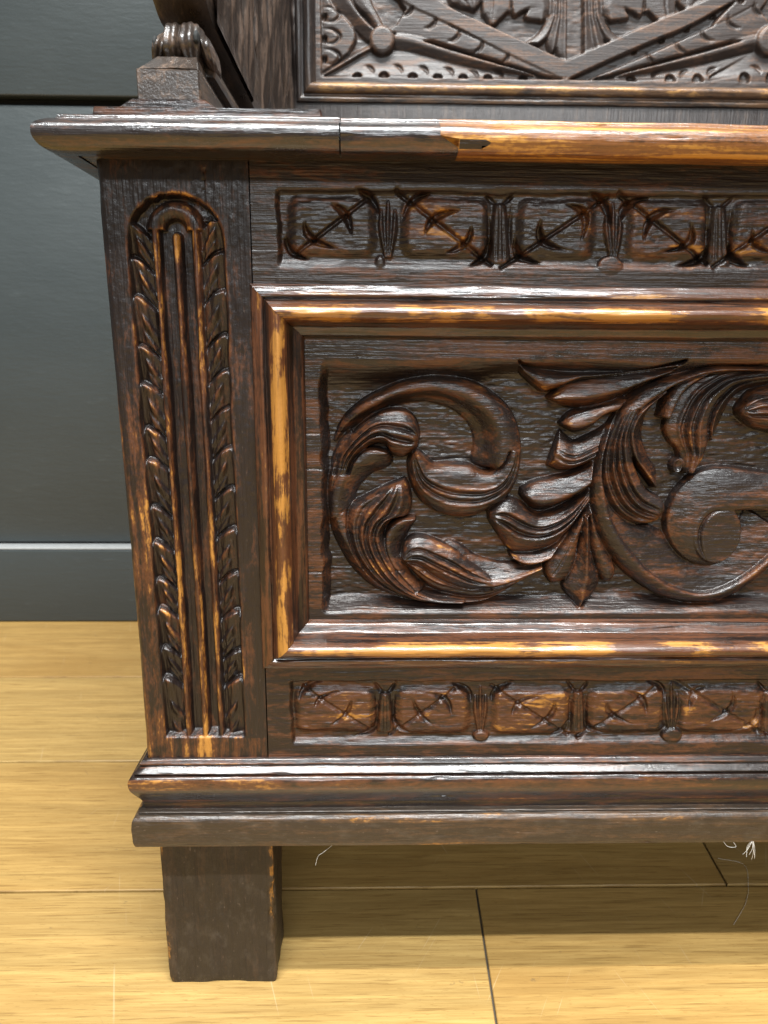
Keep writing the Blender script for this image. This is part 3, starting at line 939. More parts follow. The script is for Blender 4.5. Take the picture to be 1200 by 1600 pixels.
# rounded, nicked outer arris
ed = X - XL
STI.H -= .0022 * np.clip(1 - ed / .0026, 0, 1) ** 2 + np.clip(noise(STI.H.shape, 60, 12, 47), 0, 3) * .0007 * np.clip(1 - ed / .004, 0, 1)
STI.finish(1.0)
wc = STI.h - blur(STI.h, .0014 / STI.cell)
wr = np.clip((wc - .0002) / .0011, 0, .8)
xs_ = STI.x0 + np.arange(STI.nx) * STI.cell
zs_ = STI.z0 + np.arange(STI.nz) * STI.cell
wr = np.maximum(wr, .6 * np.clip(1 - (xs_ - XL) / .006, 0, 1)[None])
wr = np.maximum(wr, .86 * (zs_ < zca)[:, None] * (STI.h > -.0014) * ((xs_ > xrd[0] - .004) & (xs_ < xrd[2] + .004))[None])
lowf = np.clip((zt_ - .05 - zs_) / .12, 0, 1)[:, None]
wr = np.maximum(wr, .72 * lowf * (xs_ < xl_ - .0008)[None])
wr = np.maximum(wr, .40 * lowf * (zs_ < zb_)[:, None])
stile = STI.mesh('stile', M_stile, settle, wear=wr)
co = np.zeros(len(stile.data.vertices) * 3, np.float32)
stile.data.vertices.foreach_get('co', co)
co = co.reshape(-1, 3)
fx_ = np.clip((X_ST - (co[:, 0] + XC)) / (X_ST - XL), 0, 1)
co[:, 0] -= .0034 * fx_ * np.clip((co[:, 2] - Zat(1000)) / (zlid - Zat(1000)), 0, 1)      # the old stile leans a little
stile.data.vertices.foreach_set('co', co.ravel())
stile.data.update()
stile['label'] = 'left stile with an arched slot of reeds and husk leaves'


def mirror(o, name=None):
    """the same part on the other half of the settle"""
    c = o.copy()
    if 'label' in c:
        del c['label']
    COL.objects.link(c)
    c.parent = o.parent
    if o.parent == settle:
        c.scale.x = -o.scale.x
        c.location.x = -o.location.x
    for ch in [k for k in bpy.data.objects if k.parent == o]:
        d = ch.copy()
        COL.objects.link(d)
        d.parent = c
    return c


MIR = [panel, rail_top, rail_bot, stile]


# ---- mouldings
def sweep(name, prof, path, mat, wear=None, wob=.00015, seed=0, step=.004, cap=True, ends=None, parent=None, chip=0.0):
    """prof: list of (out, z) going down the face; path: list of (x, y) corners, outward normal to the left
    of travel is -; runs with mitred corners"""
    path = [np.array(p, float) for p in path]
    pr = np.array(prof, float)
    n = len(pr)
    # corner offset directions
    dirs = [(path[i + 1] - path[i]) / np.linalg.norm(path[i + 1] - path[i]) for i in range(len(path) - 1)]
    nor = [np.array((d[1], -d[0])) for d in dirs]
    offs = []
    for i in range(len(path)):
        if i == 0:
            offs.append(nor[0])
        elif i == len(path) - 1:
            offs.append(nor[-1])
        else:
            m = nor[i - 1] + nor[i]
            offs.append(m / (m @ nor[i]))
    rows, arc = [], []
    s = 0
    for i in range(len(path) - 1):
        ln = np.linalg.norm(path[i + 1] - path[i])
        k = max(1, int(ln / step))
        for j in range(k + (1 if i == len(path) - 2 else 0)):
            t = j / k
            rows.append((path[i] * (1 - t) + path[i + 1] * t, offs[i] * (1 - t) + offs[i + 1] * t))
            arc.append(s + ln * t)
        s += ln
    m = len(rows)
    V = np.zeros((m, n, 3))
    n1 = np.repeat(noise((m, 4), 9, 9, 100 + seed)[:, :1], n, 1) + .35 * noise((m, n), 6, 6, 150 + seed)
    n2 = noise((m, n), 2, 1.2, 200 + seed)
    ch = np.clip(noise((m, n), 2.5, 2, 300 + seed) - 1.2, 0, 2)
    for i, (p, of) in enumerate(rows):
        o = pr[:, 0] + (n1[i] * .7 + n2[i] * .15) * wob - ch[i] * chip
        V[i, :, 0] = p[0] + of[0] * o
        V[i, :, 1] = p[1] + of[1] * o
        V[i, :, 2] = pr[:, 1] + n1[i] * wob * .5
    if ends:
        ends(V)
    ids = np.arange(m * n).reshape(m, n)
    F = np.stack([ids[:-1, :-1], ids[:-1, 1:], ids[1:, 1:], ids[1:, :-1]], -1).reshape(-1, 4)
    faces = F.tolist()
    if cap:
        faces.append(ids[0, ::-1].tolist())
        faces.append(ids[-1].tolist())
    wv = np.tile(np.asarray(wear if wear is not None else np.zeros(n)), (m, 1)).ravel()
    o = link(name, V.reshape(-1, 3), faces, mat, parent or settle, wv)
    return autosmooth(o, 60)


def fillet(pts, k=5):
    """rounded polyline: each point is (a, b, r) with its corner radius"""
    out = []
    for i, p in enumerate(pts):
        a, bb = np.array(p[:2], float), None
        r = p[2] if len(p) > 2 else 0
        if r == 0 or i in (0, len(pts) - 1):
            out.append(a)
            continue
        d0 = np.array(pts[i - 1][:2]) - a
        d1 = np.array(pts[i + 1][:2]) - a
        l0, l1 = np.linalg.norm(d0), np.linalg.norm(d1)
        q0, q1 = a + d0 / l0 * min(r, l0 * .48), a + d1 / l1 * min(r, l1 * .48)
        for t in np.linspace(0, 1, k):
            out.append((1 - t) ** 2 * q0 + 2 * t * (1 - t) * a + t * t * q1)
    return [tuple(q) for q in out]


def dens(pts, d=.0012):
    out = [pts[0]]
    for a, c in zip(pts[:-1], pts[1:]):
        k = max(1, int(math.hypot(c[0] - a[0], c[1] - a[1]) / d))
        for j in range(1, k + 1):
            out.append((a[0] + (c[0] - a[0]) * j / k, a[1] + (c[1] - a[1]) * j / k))
    return out


# panel moulding: profile (s from outside to inside, height out of the frame face)
prof_m = dens(fillet([(0, -.001), (.0005, .0022, .001), (.0052, .0052, .0012), (.0066, .0050, .0006), (.0076, .0036, .0006), (.0088, .0064, .001),
                      (.0122, .0118, .003), (.0158, .0122, .0035), (.0190, .0060, .003), (.0205, -.0005, .001), (.0250, -.0034, .001), (.0262, -.0075, 0)]), .0006)


def pm_wear(s, h):
    w = .15
    if .0100 < s < .0185:
        w = .75 + .25 * math.sin((s - .0100) / .0085 * math.pi)
    elif .004 < s < .0062:
        w = .5
    return w


wm = [pm_wear(*p) for p in prof_m]
mz1, mz0 = Zat(444, -.004, 700), Zat(1048, -.004, 700)
mx0 = Xat(400, 760, -.001)


def frame_piece(name, a, bq, out, mat, sa=1, sb=1, seed=0):
    """straight length of panel moulding from outer corner a to b (x, z); out = inward direction"""
    a, bq, out = np.array(a), np.array(bq), np.array(out)
    d = (bq - a) / np.linalg.norm(bq - a)
    ln = np.linalg.norm(bq - a)
    m = int(ln / .004) + 1
    n = len(prof_m)
    V = np.zeros((m, n, 3))
    n1 = noise((m, n), 7, 5, 400 + seed) * .00022 + noise((m, n), 2, 2, 500 + seed) * .0001
    for j, (s, h) in enumerate(prof_m):
        p0 = a + out * s + d * s * sa
        p1 = bq + out * s - d * s * sb
        t = np.linspace(0, 1, m)[:, None]
        q = p0 * (1 - t) + p1 * t
        hh = h + n1[:, j]
        V[:, j] = np.c_[q[:, 0], -hh, q[:, 1]]
    ids = np.arange(m * n).reshape(m, n)
    F = np.stack([ids[:-1, :-1], ids[:-1, 1:], ids[1:, 1:], ids[1:, :-1]], -1).reshape(-1, 4)
    cr = np.cross(V[1, 0] - V[0, 0], V[0, n // 2] - V[0, 0])
    if cr[1] > 0:
        F = F[:, ::-1]
    o = link(name, V.reshape(-1, 3), F.tolist(), mat, settle, np.tile(wm, (m, 1)).ravel())
    return autosmooth(o, 60)


mx1 = 2 * XC - mx0
f1 = frame_piece('panel_moulding', (mx0, mz1), (mx1, mz1), (0, -1), M_bead_h, seed=1)
f1['label'] = 'top length of the panel moulding, rubbed golden along its round'
f2 = frame_piece('panel_moulding', (mx0, mz0), (mx1, mz0), (0, 1), M_bead_h, seed=2)
f2['label'] = 'bottom length of the panel moulding, shining along its upper slope'
f3 = frame_piece('panel_moulding', (mx0, mz1), (mx0, mz0), (1, 0), M_bead_v, seed=3)
f3['label'] = 'upright left length of the panel moulding, rubbed golden'
f4 = frame_piece('panel_moulding', (mx1, mz1), (mx1, mz0), (-1, 0), M_bead_v, seed=4)

# base moulding and the board under it; path runs front right -> front left corner -> back
BY = .47
def zz_(v, Y):
    return Zat(v, Y, 700)


KB = .62
pb = dens(fillet([(a_[0] * KB, *a_[1:]) for a_ in [(0, zz_(1181, 0)), (.0030, zz_(1186, -.003), .0006), (.0058, zz_(1195, -.005), .0005), (.0036, zz_(1198, -.005), .0003), (.0060, zz_(1202, -.006), .001),
                  (.0104, zz_(1212, -.009), .0006), (.0080, zz_(1215.5, -.009), .0004), (.0122, zz_(1219, -.012), .0025), (.0150, zz_(1231, -.0145), .004), (.0132, zz_(1243, -.013), .003),
                  (.0065, zz_(1248, -.006), .001), (.0040, zz_(1253, -.004), .001), (.0035, zz_(1266, -.004))]]), .0008)
wb = []
for (o_, z_) in pb:
    wb.append(.75 if o_ > .0135 * KB else (.65 if .0045 * KB < o_ < .0055 * KB else .1))
base_m = sweep('base_moulding', pb, [(XR, .45), (XR, 0), (XL, 0), (XL, .45)][::-1], M_base, wb, wob=.00022, seed=3, chip=.0004)
zq = zz_(1262, -.004)
pbb = dens(fillet([(a_[0] * KB, *a_[1:]) for a_ in [(-.006, zq + .0006), (.0015, zq, .001), (.0094, zz_(1274, -.010), .0006), (.0080, zz_(1277.5, -.010), .0003), (.0112, zz_(1280.5, -.0115), .0004), (.0138, zz_(1288, -.0136), .001),
                   (.0146, zz_(1298, -.0142), .002), (.0142, zz_(1324, -.0140), .0015), (.0125, zz_(1330, -.0130), .001), (.004, zz_(1331, -.0125))]]), .0009)
wbb = [.75 if zz_(1294, -.0136) < z_ < zz_(1284, -.0136) else (.6 if z_ < zz_(1326, -.014) else .15) for (o_, z_) in pbb]
base_b = sweep('base_board', pbb, [(XL, .45), (XL, 0), (XR, 0), (XR, .45)], M_board, wbb, wob=.00025, seed=4, chip=.0006)
Z_BOT = zz_(1330, -.013)

# box carcase behind the carved face
rbox('side_board', (XL + .0004, .0125, Z_BOT + .012), (XL + .02, .45, Z_LIDB - .0005), M_stile, settle, .0005)
rbox('side_board', (XR - .02, .0125, Z_BOT + .012), (XR - .0004, .45, Z_LIDB - .0005), M_stile, settle, .0005)
rbox('bottom_board', (XL - .004, -.004, Z_BOT + .001), (XR + .004, .45, Z_BOT + .012), M_board, settle, .0005)

# legs
lx0, lx1 = Xat(250, 1335, .006), Xat(427, 1335, .006)


def leg(x0, x1, y0, y1, seed):
    nx, nzv = 26, 60
    W, Hh, Dp = x1 - x0, Z_BOT + .003, y1 - y0
    # ring of the four sides with rounded corners
    ring = []
    c = .0016
    for (cx, cy, a0) in ((x0 + c, y0 + c, 180), (x1 - c, y0 + c, 270), (x1 - c, y1 - c, 0), (x0 + c, y1 - c, 90)):
        for a in (0, 45, 90):
            ring.append((cx + c * math.cos(math.radians(a0 + a)), cy + c * math.sin(math.radians(a0 + a))))
    full = []
    for i in range(len(ring)):
        p, q = ring[i], ring[(i + 1) % len(ring)]
        k = max(1, int(math.hypot(q[0] - p[0], q[1] - p[1]) / .003))
        for j in range(k):
            full.append((p[0] + (q[0] - p[0]) * j / k, p[1] + (q[1] - p[1]) * j / k))
    n = len(full)
    m = 44
    n1 = noise((m, n), 8, 4, seed) * .0003 + noise((m, n), 2.5, 1.5, seed + 1) * .00018
    V, wv = [], []
    cx, cy = (x0 + x1) / 2, (y0 + y1) / 2
    for i in range(m):
        z = Hh * i / (m - 1)
        for j, (x, y) in enumerate(full):
            dx, dy = x - cx, y - cy
            l = math.hypot(dx, dy)
            foot = .0012 * max(0, 1 - z / .004)
            kx = n1[i, j] - foot
            corner = (abs(abs(dx) - W / 2) < .003 and abs(abs(dy) - Dp / 2) < .003)
            nick = 0
            if corner and dx > 0 and dy < 0:
                nick = .0024 * math.exp(-((z - .055) / .028) ** 2) * (.7 + .3 * math.sin(z * 400))
            V.append((x + dx / l * kx - nick * (dx > 0), y + dy / l * kx + nick * .8, z))
            wv.append(1.0 if nick > .0006 else (.55 if corner else .0))
    F = []
    for i in range(m - 1):
        for j in range(n):
            F.append([i * n + j, i * n + (j + 1) % n, (i + 1) * n + (j + 1) % n, (i + 1) * n + j])
    F.append(list(range(n))[::-1])
    F.append([(m - 1) * n + j for j in range(n)])
    return autosmooth(link('leg', V, F, M_leg, settle, wv), 45)


lg = leg(lx0, lx1, .006, .043, 61)
lg['label'] = 'scuffed block leg with a bare split on its right corner'
leg(2 * XC - lx1, 2 * XC - lx0, .006, .043, 63)
leg(lx0, lx1, .40, .437, 65)
leg(2 * XC - lx1, 2 * XC - lx0, .40, .437, 67)

# ---- lid
ZT = Zat(180, -.018, 530)
ZBt = Z_LIDB
hL = ZT - ZBt
LO = .0225
lid_prof = dens(fillet([(LO - .014, ZT + .0008), (LO - .0085, ZT + .0004, .001), (LO - .0080, ZT - .0016, .0006), (LO - .0035, ZT - .0030, .003), (LO + .0004, ZT - hL * .36, .005),
                        (LO + .0006, ZT - hL * .70, .004), (LO - .0030, ZBt + .0004, .0035), (LO - .009, ZBt, .001), (LO - .014, ZBt)]), .0012)
lid_w = [.55 if (ZBt + hL * .06 < z < ZBt + hL * .25) else (.25 if z > ZT - .003 else .1) for (_, z) in lid_prof]
x531 = Xat(531, 215, -LO)
x_up, x_lo = Xat(688, 200, -LO), Xat(717, 235, -LO)
XLs = XL
n_up = [z > ZT - hL * .55 for (_, z) in lid_prof]


def lid_end_a(V):
    for j, up in enumerate(n_up):
        V[-1, j, 0] = (x_up if up else x_lo) - .0001


def lid_end_b(V):
    for j, up in enumerate(n_up):
        V[0, j, 0] = (x_up if up else x_lo) + .0001


l1 = sweep('lid_edge', lid_prof, [(XL, .46), (XL, 0), (x531 - .0004, 0)], M_lid, lid_w, wob=.0003, seed=11, chip=.0004)
l1['label'] = 'dark polished front edge of the lid at the left corner'
l2 = sweep('lid_edge', lid_prof, [(x531 + .0003, 0), ((x_up + x_lo) / 2, 0)], M_lid, lid_w, wob=.0003, seed=12, ends=lid_end_a, chip=.0003)
l2['label'] = 'short dark length of lid edge between two joints'
l3 = sweep('lid_edge', [(o_, z_ - .0006) for o_, z_ in lid_prof], [((x_up + x_lo) / 2, 0), (XR, 0), (XR, .46)], M_lid_gold, lid_w, wob=.0003, seed=13, ends=lid_end_b, chip=.0005)
l3['label'] = 'golden bare length of the lid edge'
rbox('lid_board', (XL - .0095, -.0095, ZBt + .0006), (XR + .0095, .46, ZT + .0002), M_lid, settle, .001)

for o_, fn in ((l2, lambda x: .75 * np.clip(1 - (x_lo - x) / .022, 0, 1)), (l3, lambda x: -.75 * np.clip(1 - (x - x_up) / .035, 0, 1))):
    nv = len(o_.data.vertices)
    cv = np.zeros(nv * 3, np.float32)
    o_.data.vertices.foreach_get('co', cv)
    av = np.zeros(nv, np.float32)
    o_.data.attributes['wear'].data.foreach_get('value', av)
    o_.data.attributes['wear'].data.foreach_set('value', (av + fn(cv.reshape(-1, 3)[:, 0] + XC)).astype(np.float32))

# dark filler at the scarf joint
fp = [(o_ + .0003, z_ - .0006) for o_, z_ in lid_prof if ZBt + hL * .10 < z_ < ZBt + hL * .40]


def ragged(V):
    for j in range(V.shape[1]):
        V[-1, j, 0] += rng.uniform(-.006, .006)
        V[-2, j, 0] += rng.uniform(-.001, .001)


sweep('filler_patch', fp, [(x_lo + .0002, 0), (x_lo + .013, 0)], M_rail, [.1] * len(fp), wob=.0002, seed=17, step=.002, cap=False, ends=ragged, parent=l3)

# ---- arm on the lid
YA = -.006
ax0, ax1 = Xat(214, 130, YA), Xat(312, 130, YA)


def slab(name, pts, y0, y1, mat, wear=.2, yslope=0.0, parent=settle):
    """prism of an (x, z) outline run back in depth; front edge softened"""
    n = len(pts)
    cx = sum(p[0] for p in pts) / n
    cz = sum(p[1] for p in pts) / n
    ys = [y0, y0 + .0008] + list(np.linspace(y0 + .004, y1, 24))
    V, wv = [], []
    nn_ = noise((len(ys), n), 3, 1.5, int(abs(cx) * 9999)) * .00022
    for i, y in enumerate(ys):
        k = .0008 if i == 0 else 0
        for j, (x, z) in enumerate(pts):
            l = math.hypot(x - cx, z - cz)
            V.append((x - (x - cx) / l * (k + nn_[i, j]), y + yslope * (z - pts[0][1]), z - (z - cz) / l * (k + nn_[i, j])))
            wv.append(.45 if i < 2 else wear)
    F = []
    for i in range(len(ys) - 1):
        for j in range(n):
            F.append([i * n + j, (i + 1) * n + j, (i + 1) * n + (j + 1) % n, i * n + (j + 1) % n])
    F.append(list(range(n)))
    F.append([(len(ys) - 1) * n + j for j in range(n)][::-1])
    me = link(name, V, F, mat, parent, wv)
    import bmesh
    bm = bmesh.new()
    bm.from_mesh(me.data)
    bmesh.ops.recalc_face_normals(bm, faces=bm.faces[:])
    bm.to_mesh(me.data)
    bm.free()
    return autosmooth(me, 40)


YS1 = -.012
s1 = [Xat(140, 172, YS1), Xat(506, 174, YS1)]
z1 = Zat(168, YS1, 300)
slab('plinth', [(s1[0], ZT - .002), (s1[1], ZT - .002), (s1[1] - .0015, z1), (s1[0] + .0015, z1)], YS1, .44, M_lid, .2)
YS2 = -.009
z2 = Zat(154, YS2, 260)
s2 = [Xat(176, 165, YS2), Xat(347, 165, YS2)]
i0, i1 = Xat(205, 154, YS2), Xat(320, 154, YS2)
slab('plinth', [(s2[0], z1 - .003), (s2[1], z1 - .003), (s2[1], z1 - .0006), (i1, z2), (i0, z2), (s2[0], z1 - .0006)], YS2, .44, M_lid, .3)
zbk, ztop = z2 - .002, Zat(107, YA, 260)
ztt = Zat(86, YA + .008, 270)
rail_a = slab('arm_rail', dens([(ax0, zbk), (ax1, zbk), (ax1, ztop), (ax0, ztop)], .003), YA, .44, M_arm, .35)
slab('arm_rail_cap', dens([(ax0 + .0006, ztop + .0001), (ax1 - .0006, ztop + .0001), (ax1 - .003, ztt), (ax0 + .0075, ztt)], .003), YA + .0007, .43, M_arm, .35,
     yslope=.009 / (ztt - ztop))
# leafy foot over the rail: two lobes and a rounded back running to the settle's back
def lobe(cx, cy, cz, rx, ry, rz, seed, lean=0.0):
    V, F = [], []
    nu, nv = 40, 28
    for i in range(nv + 1):
        th = math.pi * i / nv
        for j in range(nu):
            ph = 2 * math.pi * j / nu
            e = .8
            sx = math.copysign(abs(math.sin(th) * math.cos(ph)) ** e, math.cos(ph))
            sy = math.copysign(abs(math.sin(th) * math.sin(ph)) ** e, math.sin(ph))
            sz = math.copysign(abs(math.cos(th)) ** e, math.cos(th))
            r = 1 + .07 * math.sin(9 * ph + seed) * math.sin(th) ** 2 + .03 * math.sin(7 * th + seed)
            z = cz + rz * sz * r
            V.append((cx + rx * sx * r + lean * (z - cz), cy + ry * sy * r + .35 * max(0, z - cz), z))
    for i in range(nv):
        for j in range(nu):
            F.append([i * nu + j, (i + 1) * nu + j, (i + 1) * nu + (j + 1) % nu, i * nu + (j + 1) % nu])
    return V, F


def multi(name, parts, mat, wear=.5, parent=settle):
    V, F = [], []
    for v, f in parts:
        b0 = len(V)
        V += v
        F += [[k + b0 for k in q] for q in f]
    return link(name, V, F, mat, parent, np.full(len(V), wear))


YFt = .010
q0, q1 = P(237, 60, YFt), P(318, 60, YFt)
zlo_, zhi_ = P(270, 92, YFt).z, P(270, 24, YFt).z
wid = q1.x - q0.x
hgt = zhi_ - zlo_
cz = (zlo_ + zhi_) / 2
foot = multi('carved_foot', [
    lobe(q0.x + wid * .36, YFt + .012, cz, wid * .23, .014, hgt * .54, 1, .08),
    lobe(q0.x + wid * .70, YFt + .012, cz, wid * .24, .014, hgt * .55, 2, -.02),
    lobe(q0.x + wid * .08, YFt + .014, cz - hgt * .12, wid * .14, .013, hgt * .42, 3, .3),
    lobe(q0.x + wid * .97, YFt + .018, cz - hgt * .10, wid * .13, .016, hgt * .42, 4, -.25)], M_arm, .45)
foot['label'] = 'lobed carved foot of the arm'
for sx, kz in ((.02, -.05), (.86, .02)):
    e = lobe(q0.x + wid * sx, YFt + .0008 + .004 * (sx < .5), cz + hgt * kz, wid * .05, .003, hgt * .17, 5)
    o = multi('eye_shade_lobe', [e], M_void, 0, foot)  # solid lobe; the shade of an eye hole put into its dark colour
# rounded back of the foot running in depth
ang = np.linspace(0, math.pi, 14)
bxm, bw = (q0.x + q1.x) / 2, wid * .56
ang = np.linspace(0, math.pi, 44)
bpts = [(bxm + bw * (1 + .05 * math.sin(11 * a)) * math.cos(a), zlo_ - .003 + (hgt * .80) * (1 + .05 * math.sin(11 * a)) * math.sin(a) ** .8) for a in ang]
slab('arm_roll', bpts, YFt + .016, .44, M_arm, .35)

# tall arm board behind the foot, carved with gouges on its inner face
ab0, ab1 = P(246, 10, .030).x, P(336, 20, .030).x
zE = P(335, 30, .03).z
zA0, zA1 = zE + .03, .80
nyc, nzc = 460, 240
ycs = np.linspace(.034, .44, nyc)
zcs = np.linspace(zA0 - .03, zA1, nzc)
g = noise((nzc, nyc), 40, 3.5, 71) * .55 + noise((nzc, nyc), 14, 2, 72) * .35
gr = np.zeros((nzc, nyc))
for k in range(36):
    y0 = rng.uniform(.04, .43)
    zc0 = rng.uniform(zE, zE + .12)
    ln = rng.uniform(.03, .09)
    sl = rng.uniform(-.05, .18)
    wv_ = rng.uniform(.003, .007)
    yc = y0 + sl * (zcs[:, None] - zc0)
    gr = np.minimum(gr, -rng.uniform(.4, 1.0) * np.exp(-((ycs[None] - yc) / wv_) ** 2) * np.exp(-((zcs[:, None] - zc0) / ln) ** 4))
dsp = (g * .0009 + gr * .0055) * np.clip((zcs - zcs[0]) / .012, 0, 1)[:, None]
Yg, Zg = np.meshgrid(ycs, zcs)
sp = PXp(405, 145, ab1)
dsp += .0030 * np.sin((Yg + .25 * Zg) / .040 * 6.283) * np.clip((zcs - zcs[0]) / .02, 0, 1)[:, None]
dsp -= .014 * np.exp(-(((Yg - sp.y) / .020) ** 2 + ((Zg - sp.z) / .022) ** 2) ** 2)
V = np.stack([ab1 + dsp, Yg, Zg], -1).reshape(-1, 3)
ids = np.arange(nzc * nyc).reshape(nzc, nyc)
F = np.stack([ids[:-1, :-1], ids[:-1, 1:], ids[1:, 1:], ids[1:, :-1]], -1).reshape(-1, 4)
wv_ = np.clip((dsp - blur(dsp, 3)) / .0006, 0, 1).ravel()
arm_panel = link('arm_board', V, F, M_arm_panel, settle, wv_)
# body of that board with a front edge that leans forward into a scroll above
prof_f = crom([(.034, zE), (.026, zE + .002), (.012, zE + .010), (-.002, zE + .028), (-.010, zE + .055), (-.006, zE + .09), (.02, zE + .12), (.06, .80)], 60)
rbox('arm_core', (ab0 + .008, .036, zlo_ + .004), (ab1 - .012, .44, zE + .004), M_arm, settle, .001)
V, F = [], []
xsx = [ab0, ab0 + .002, ab1 - .0045, ab1 - .0025]
for i, (y, z) in enumerate(prof_f):
    for k, x in enumerate(xsx):
        V.append((x, y + (.002 if k in (0, 3) else 0), z))
    V.append((ab1 - .0025, .44, z))
    V.append((ab0, .44, z))
for i in range(len(prof_f) - 1):
    for k in range(6):
        F.append([i * 6 + k, i * 6 + (k + 1) % 6, (i + 1) * 6 + (k + 1) % 6, (i + 1) * 6 + k])
F.append([5, 4, 3, 2, 1, 0])
F.append([(len(prof_f) - 1) * 6 + k for k in range(6)])
arm_b = autosmooth(link('arm_scroll', V, F, M_arm, settle, np.full(len(V), .1)), 45)
# ---- back of the settle
YK = .43
bx0 = P(463, 80, YK).x
bz0 = P(800, 166, YK).z
ZTOP = .95
# back stile
sx0, sx1 = P(418, 100, YK).x, P(462, 100, YK).x
BST = Relief(sx0, sx1 + .001, .50, ZTOP, .0011, YK - .012)
Xg, Zg2 = BST.grid()
BST.H = noise(BST.H.shape, 60, 7, 81) * .0009 + noise(BST.H.shape, 14, 4, 82) * .0004
for (u_, wd) in ((432, .004), (447, .003), (456, .0025)):
    xc = P(u_, 90, YK).x
    BST.H -= .004 * np.exp(-((Xg - xc + noise(BST.H.shape, 90, 900, u_) * .002) / wd) ** 2)
BST.finish(1)
back_st = BST.mesh('back_stile', M_back_stile, settle)
rbox('back_rail', (bx0 - .03, YK - .004, .505), (2 * XC - bx0 + .03, YK + .02, bz0 + .004), M_back_stile, settle, .001)
rbox('back_board', (sx0 - .05, YK + .012, .50), (2 * XC - sx0 + .05, YK + .03, ZTOP), M_back_stile, settle, .001)

# its moulding
kpx = (P(801, 140, YK) - P(800, 140, YK)).length
pk = dens(fillet([(0, -.002), (0, .006, .001), (5 * kpx, .0075, .001), (7 * kpx, .0065, .0006), (11 * kpx, .0055, .001), (13 * kpx, .011, .003), (22 * kpx, .0125, .004), (27 * kpx, .008, .003), (29 * kpx, .004, .001), (31 * kpx, .003, 0)]), .0008)
wk = [.95 if 12 * kpx < s < 25 * kpx else .25 for s, h in pk]


def back_piece(a, bq, out, mat, seed):
    a, bq, out = np.array(a), np.array(bq), np.array(out)
    d = (bq - a) / np.linalg.norm(bq - a)
    m = int(np.linalg.norm(bq - a) / .008) + 1
    n = len(pk)
    V = np.zeros((m, n, 3))
    n1 = noise((m, n), 6, 4, seed) * .0003
    t = np.linspace(0, 1, m)[:, None]
    for j, (s, h) in enumerate(pk):
        q = (a + out * s + d * s) * (1 - t) + (bq + out * s - d * s) * t
        V[:, j] = np.c_[q[:, 0], YK - h + n1[:, j], q[:, 1]]
    ids = np.arange(m * n).reshape(m, n)
    F = np.stack([ids[:-1, :-1], ids[:-1, 1:], ids[1:, 1:], ids[1:, :-1]], -1).reshape(-1, 4)
    cr = np.cross(V[1, 0] - V[0, 0], V[0, n // 2] - V[0, 0])
    if cr[1] > 0:
        F = F[:, ::-1]
    return autosmooth(link('back_moulding', V.reshape(-1, 3), F.tolist(), mat, settle, np.tile(wk, (m, 1)).ravel()), 60)


bx1 = 2 * XC - bx0
back_piece((bx0, bz0), (bx1, bz0), (0, 1), M_back_bead, 91)
back_piece((bx0, ZTOP), (bx0, bz0), (1, 0), M_back_stile, 92)
back_piece((bx1, ZTOP), (bx1, bz0), (-1, 0), M_back_stile, 93)

# carved back panel
BP = Relief(bx0 + 14 * kpx, 2 * XC - bx0 - 14 * kpx, P(800, 142, YK).z, P(800, -230, YK).z, .00095, YK - .0035)
Xg, Zg2 = BP.grid()
cx0, cz0 = P(503, 60, YK).x, P(800, 124, YK).z
sunk = ss(cx0 - .0008, cx0 + .0008, Xg) * ss(cz0 - .0008, cz0 + .0008, Zg2)
DB = .0075
BP.H = -DB * sunk + noise(BP.H.shape, 5, 14, 94) * .00018


OFF = 0


def B(L, R, prof, **k):
    k.setdefault('add', -DB)
    k.setdefault('edge_drop', .1)
    BP.strip([(x + OFF, y) for x, y in L], [(x + OFF, y) for x, y in R], [(u, h * .001) for u, h in prof], **k)


# left corner
B([(503, -90), (503, 0), (503, 60), (503, 112)], [(528, -90), (525, 0), (555, 50), (545, 82)], [(-1, 5.5), (0, 7), (1, 7)])
B([(490, -60), (515, 0), (540, 27), (574, 62)], [(520, -60), (549, 0), (572, 32), (596, 52)], [(-1, 2.0), (.6, 7), (1, 7)])
B([(540, -60), (552, 0), (575, 25), (588, 44)], [(560, -60), (580, 0), (590, 20), (600, 40)], [(-1, 6), (0, 7.5), (1, 6)])
B([(504, 113), (530, 95), (555, 78), (580, 66)], [(504, 120), (535, 104), (560, 90), (586, 76)], [(-1, 3), (.2, 7), (1, 7.2)])
for yc in (22, 56, 88, -20):
    BP.groove([(505, yc - 12), (520, yc - 10), (531, yc), (520, yc + 11), (505, yc + 9)], 6, .0028)
    BP.ellipse((507, yc + 4), 4, 5, -.0045, mode='add', dome=.5)
def off(p):
    return [(x + OFF, y) for x, y in p]


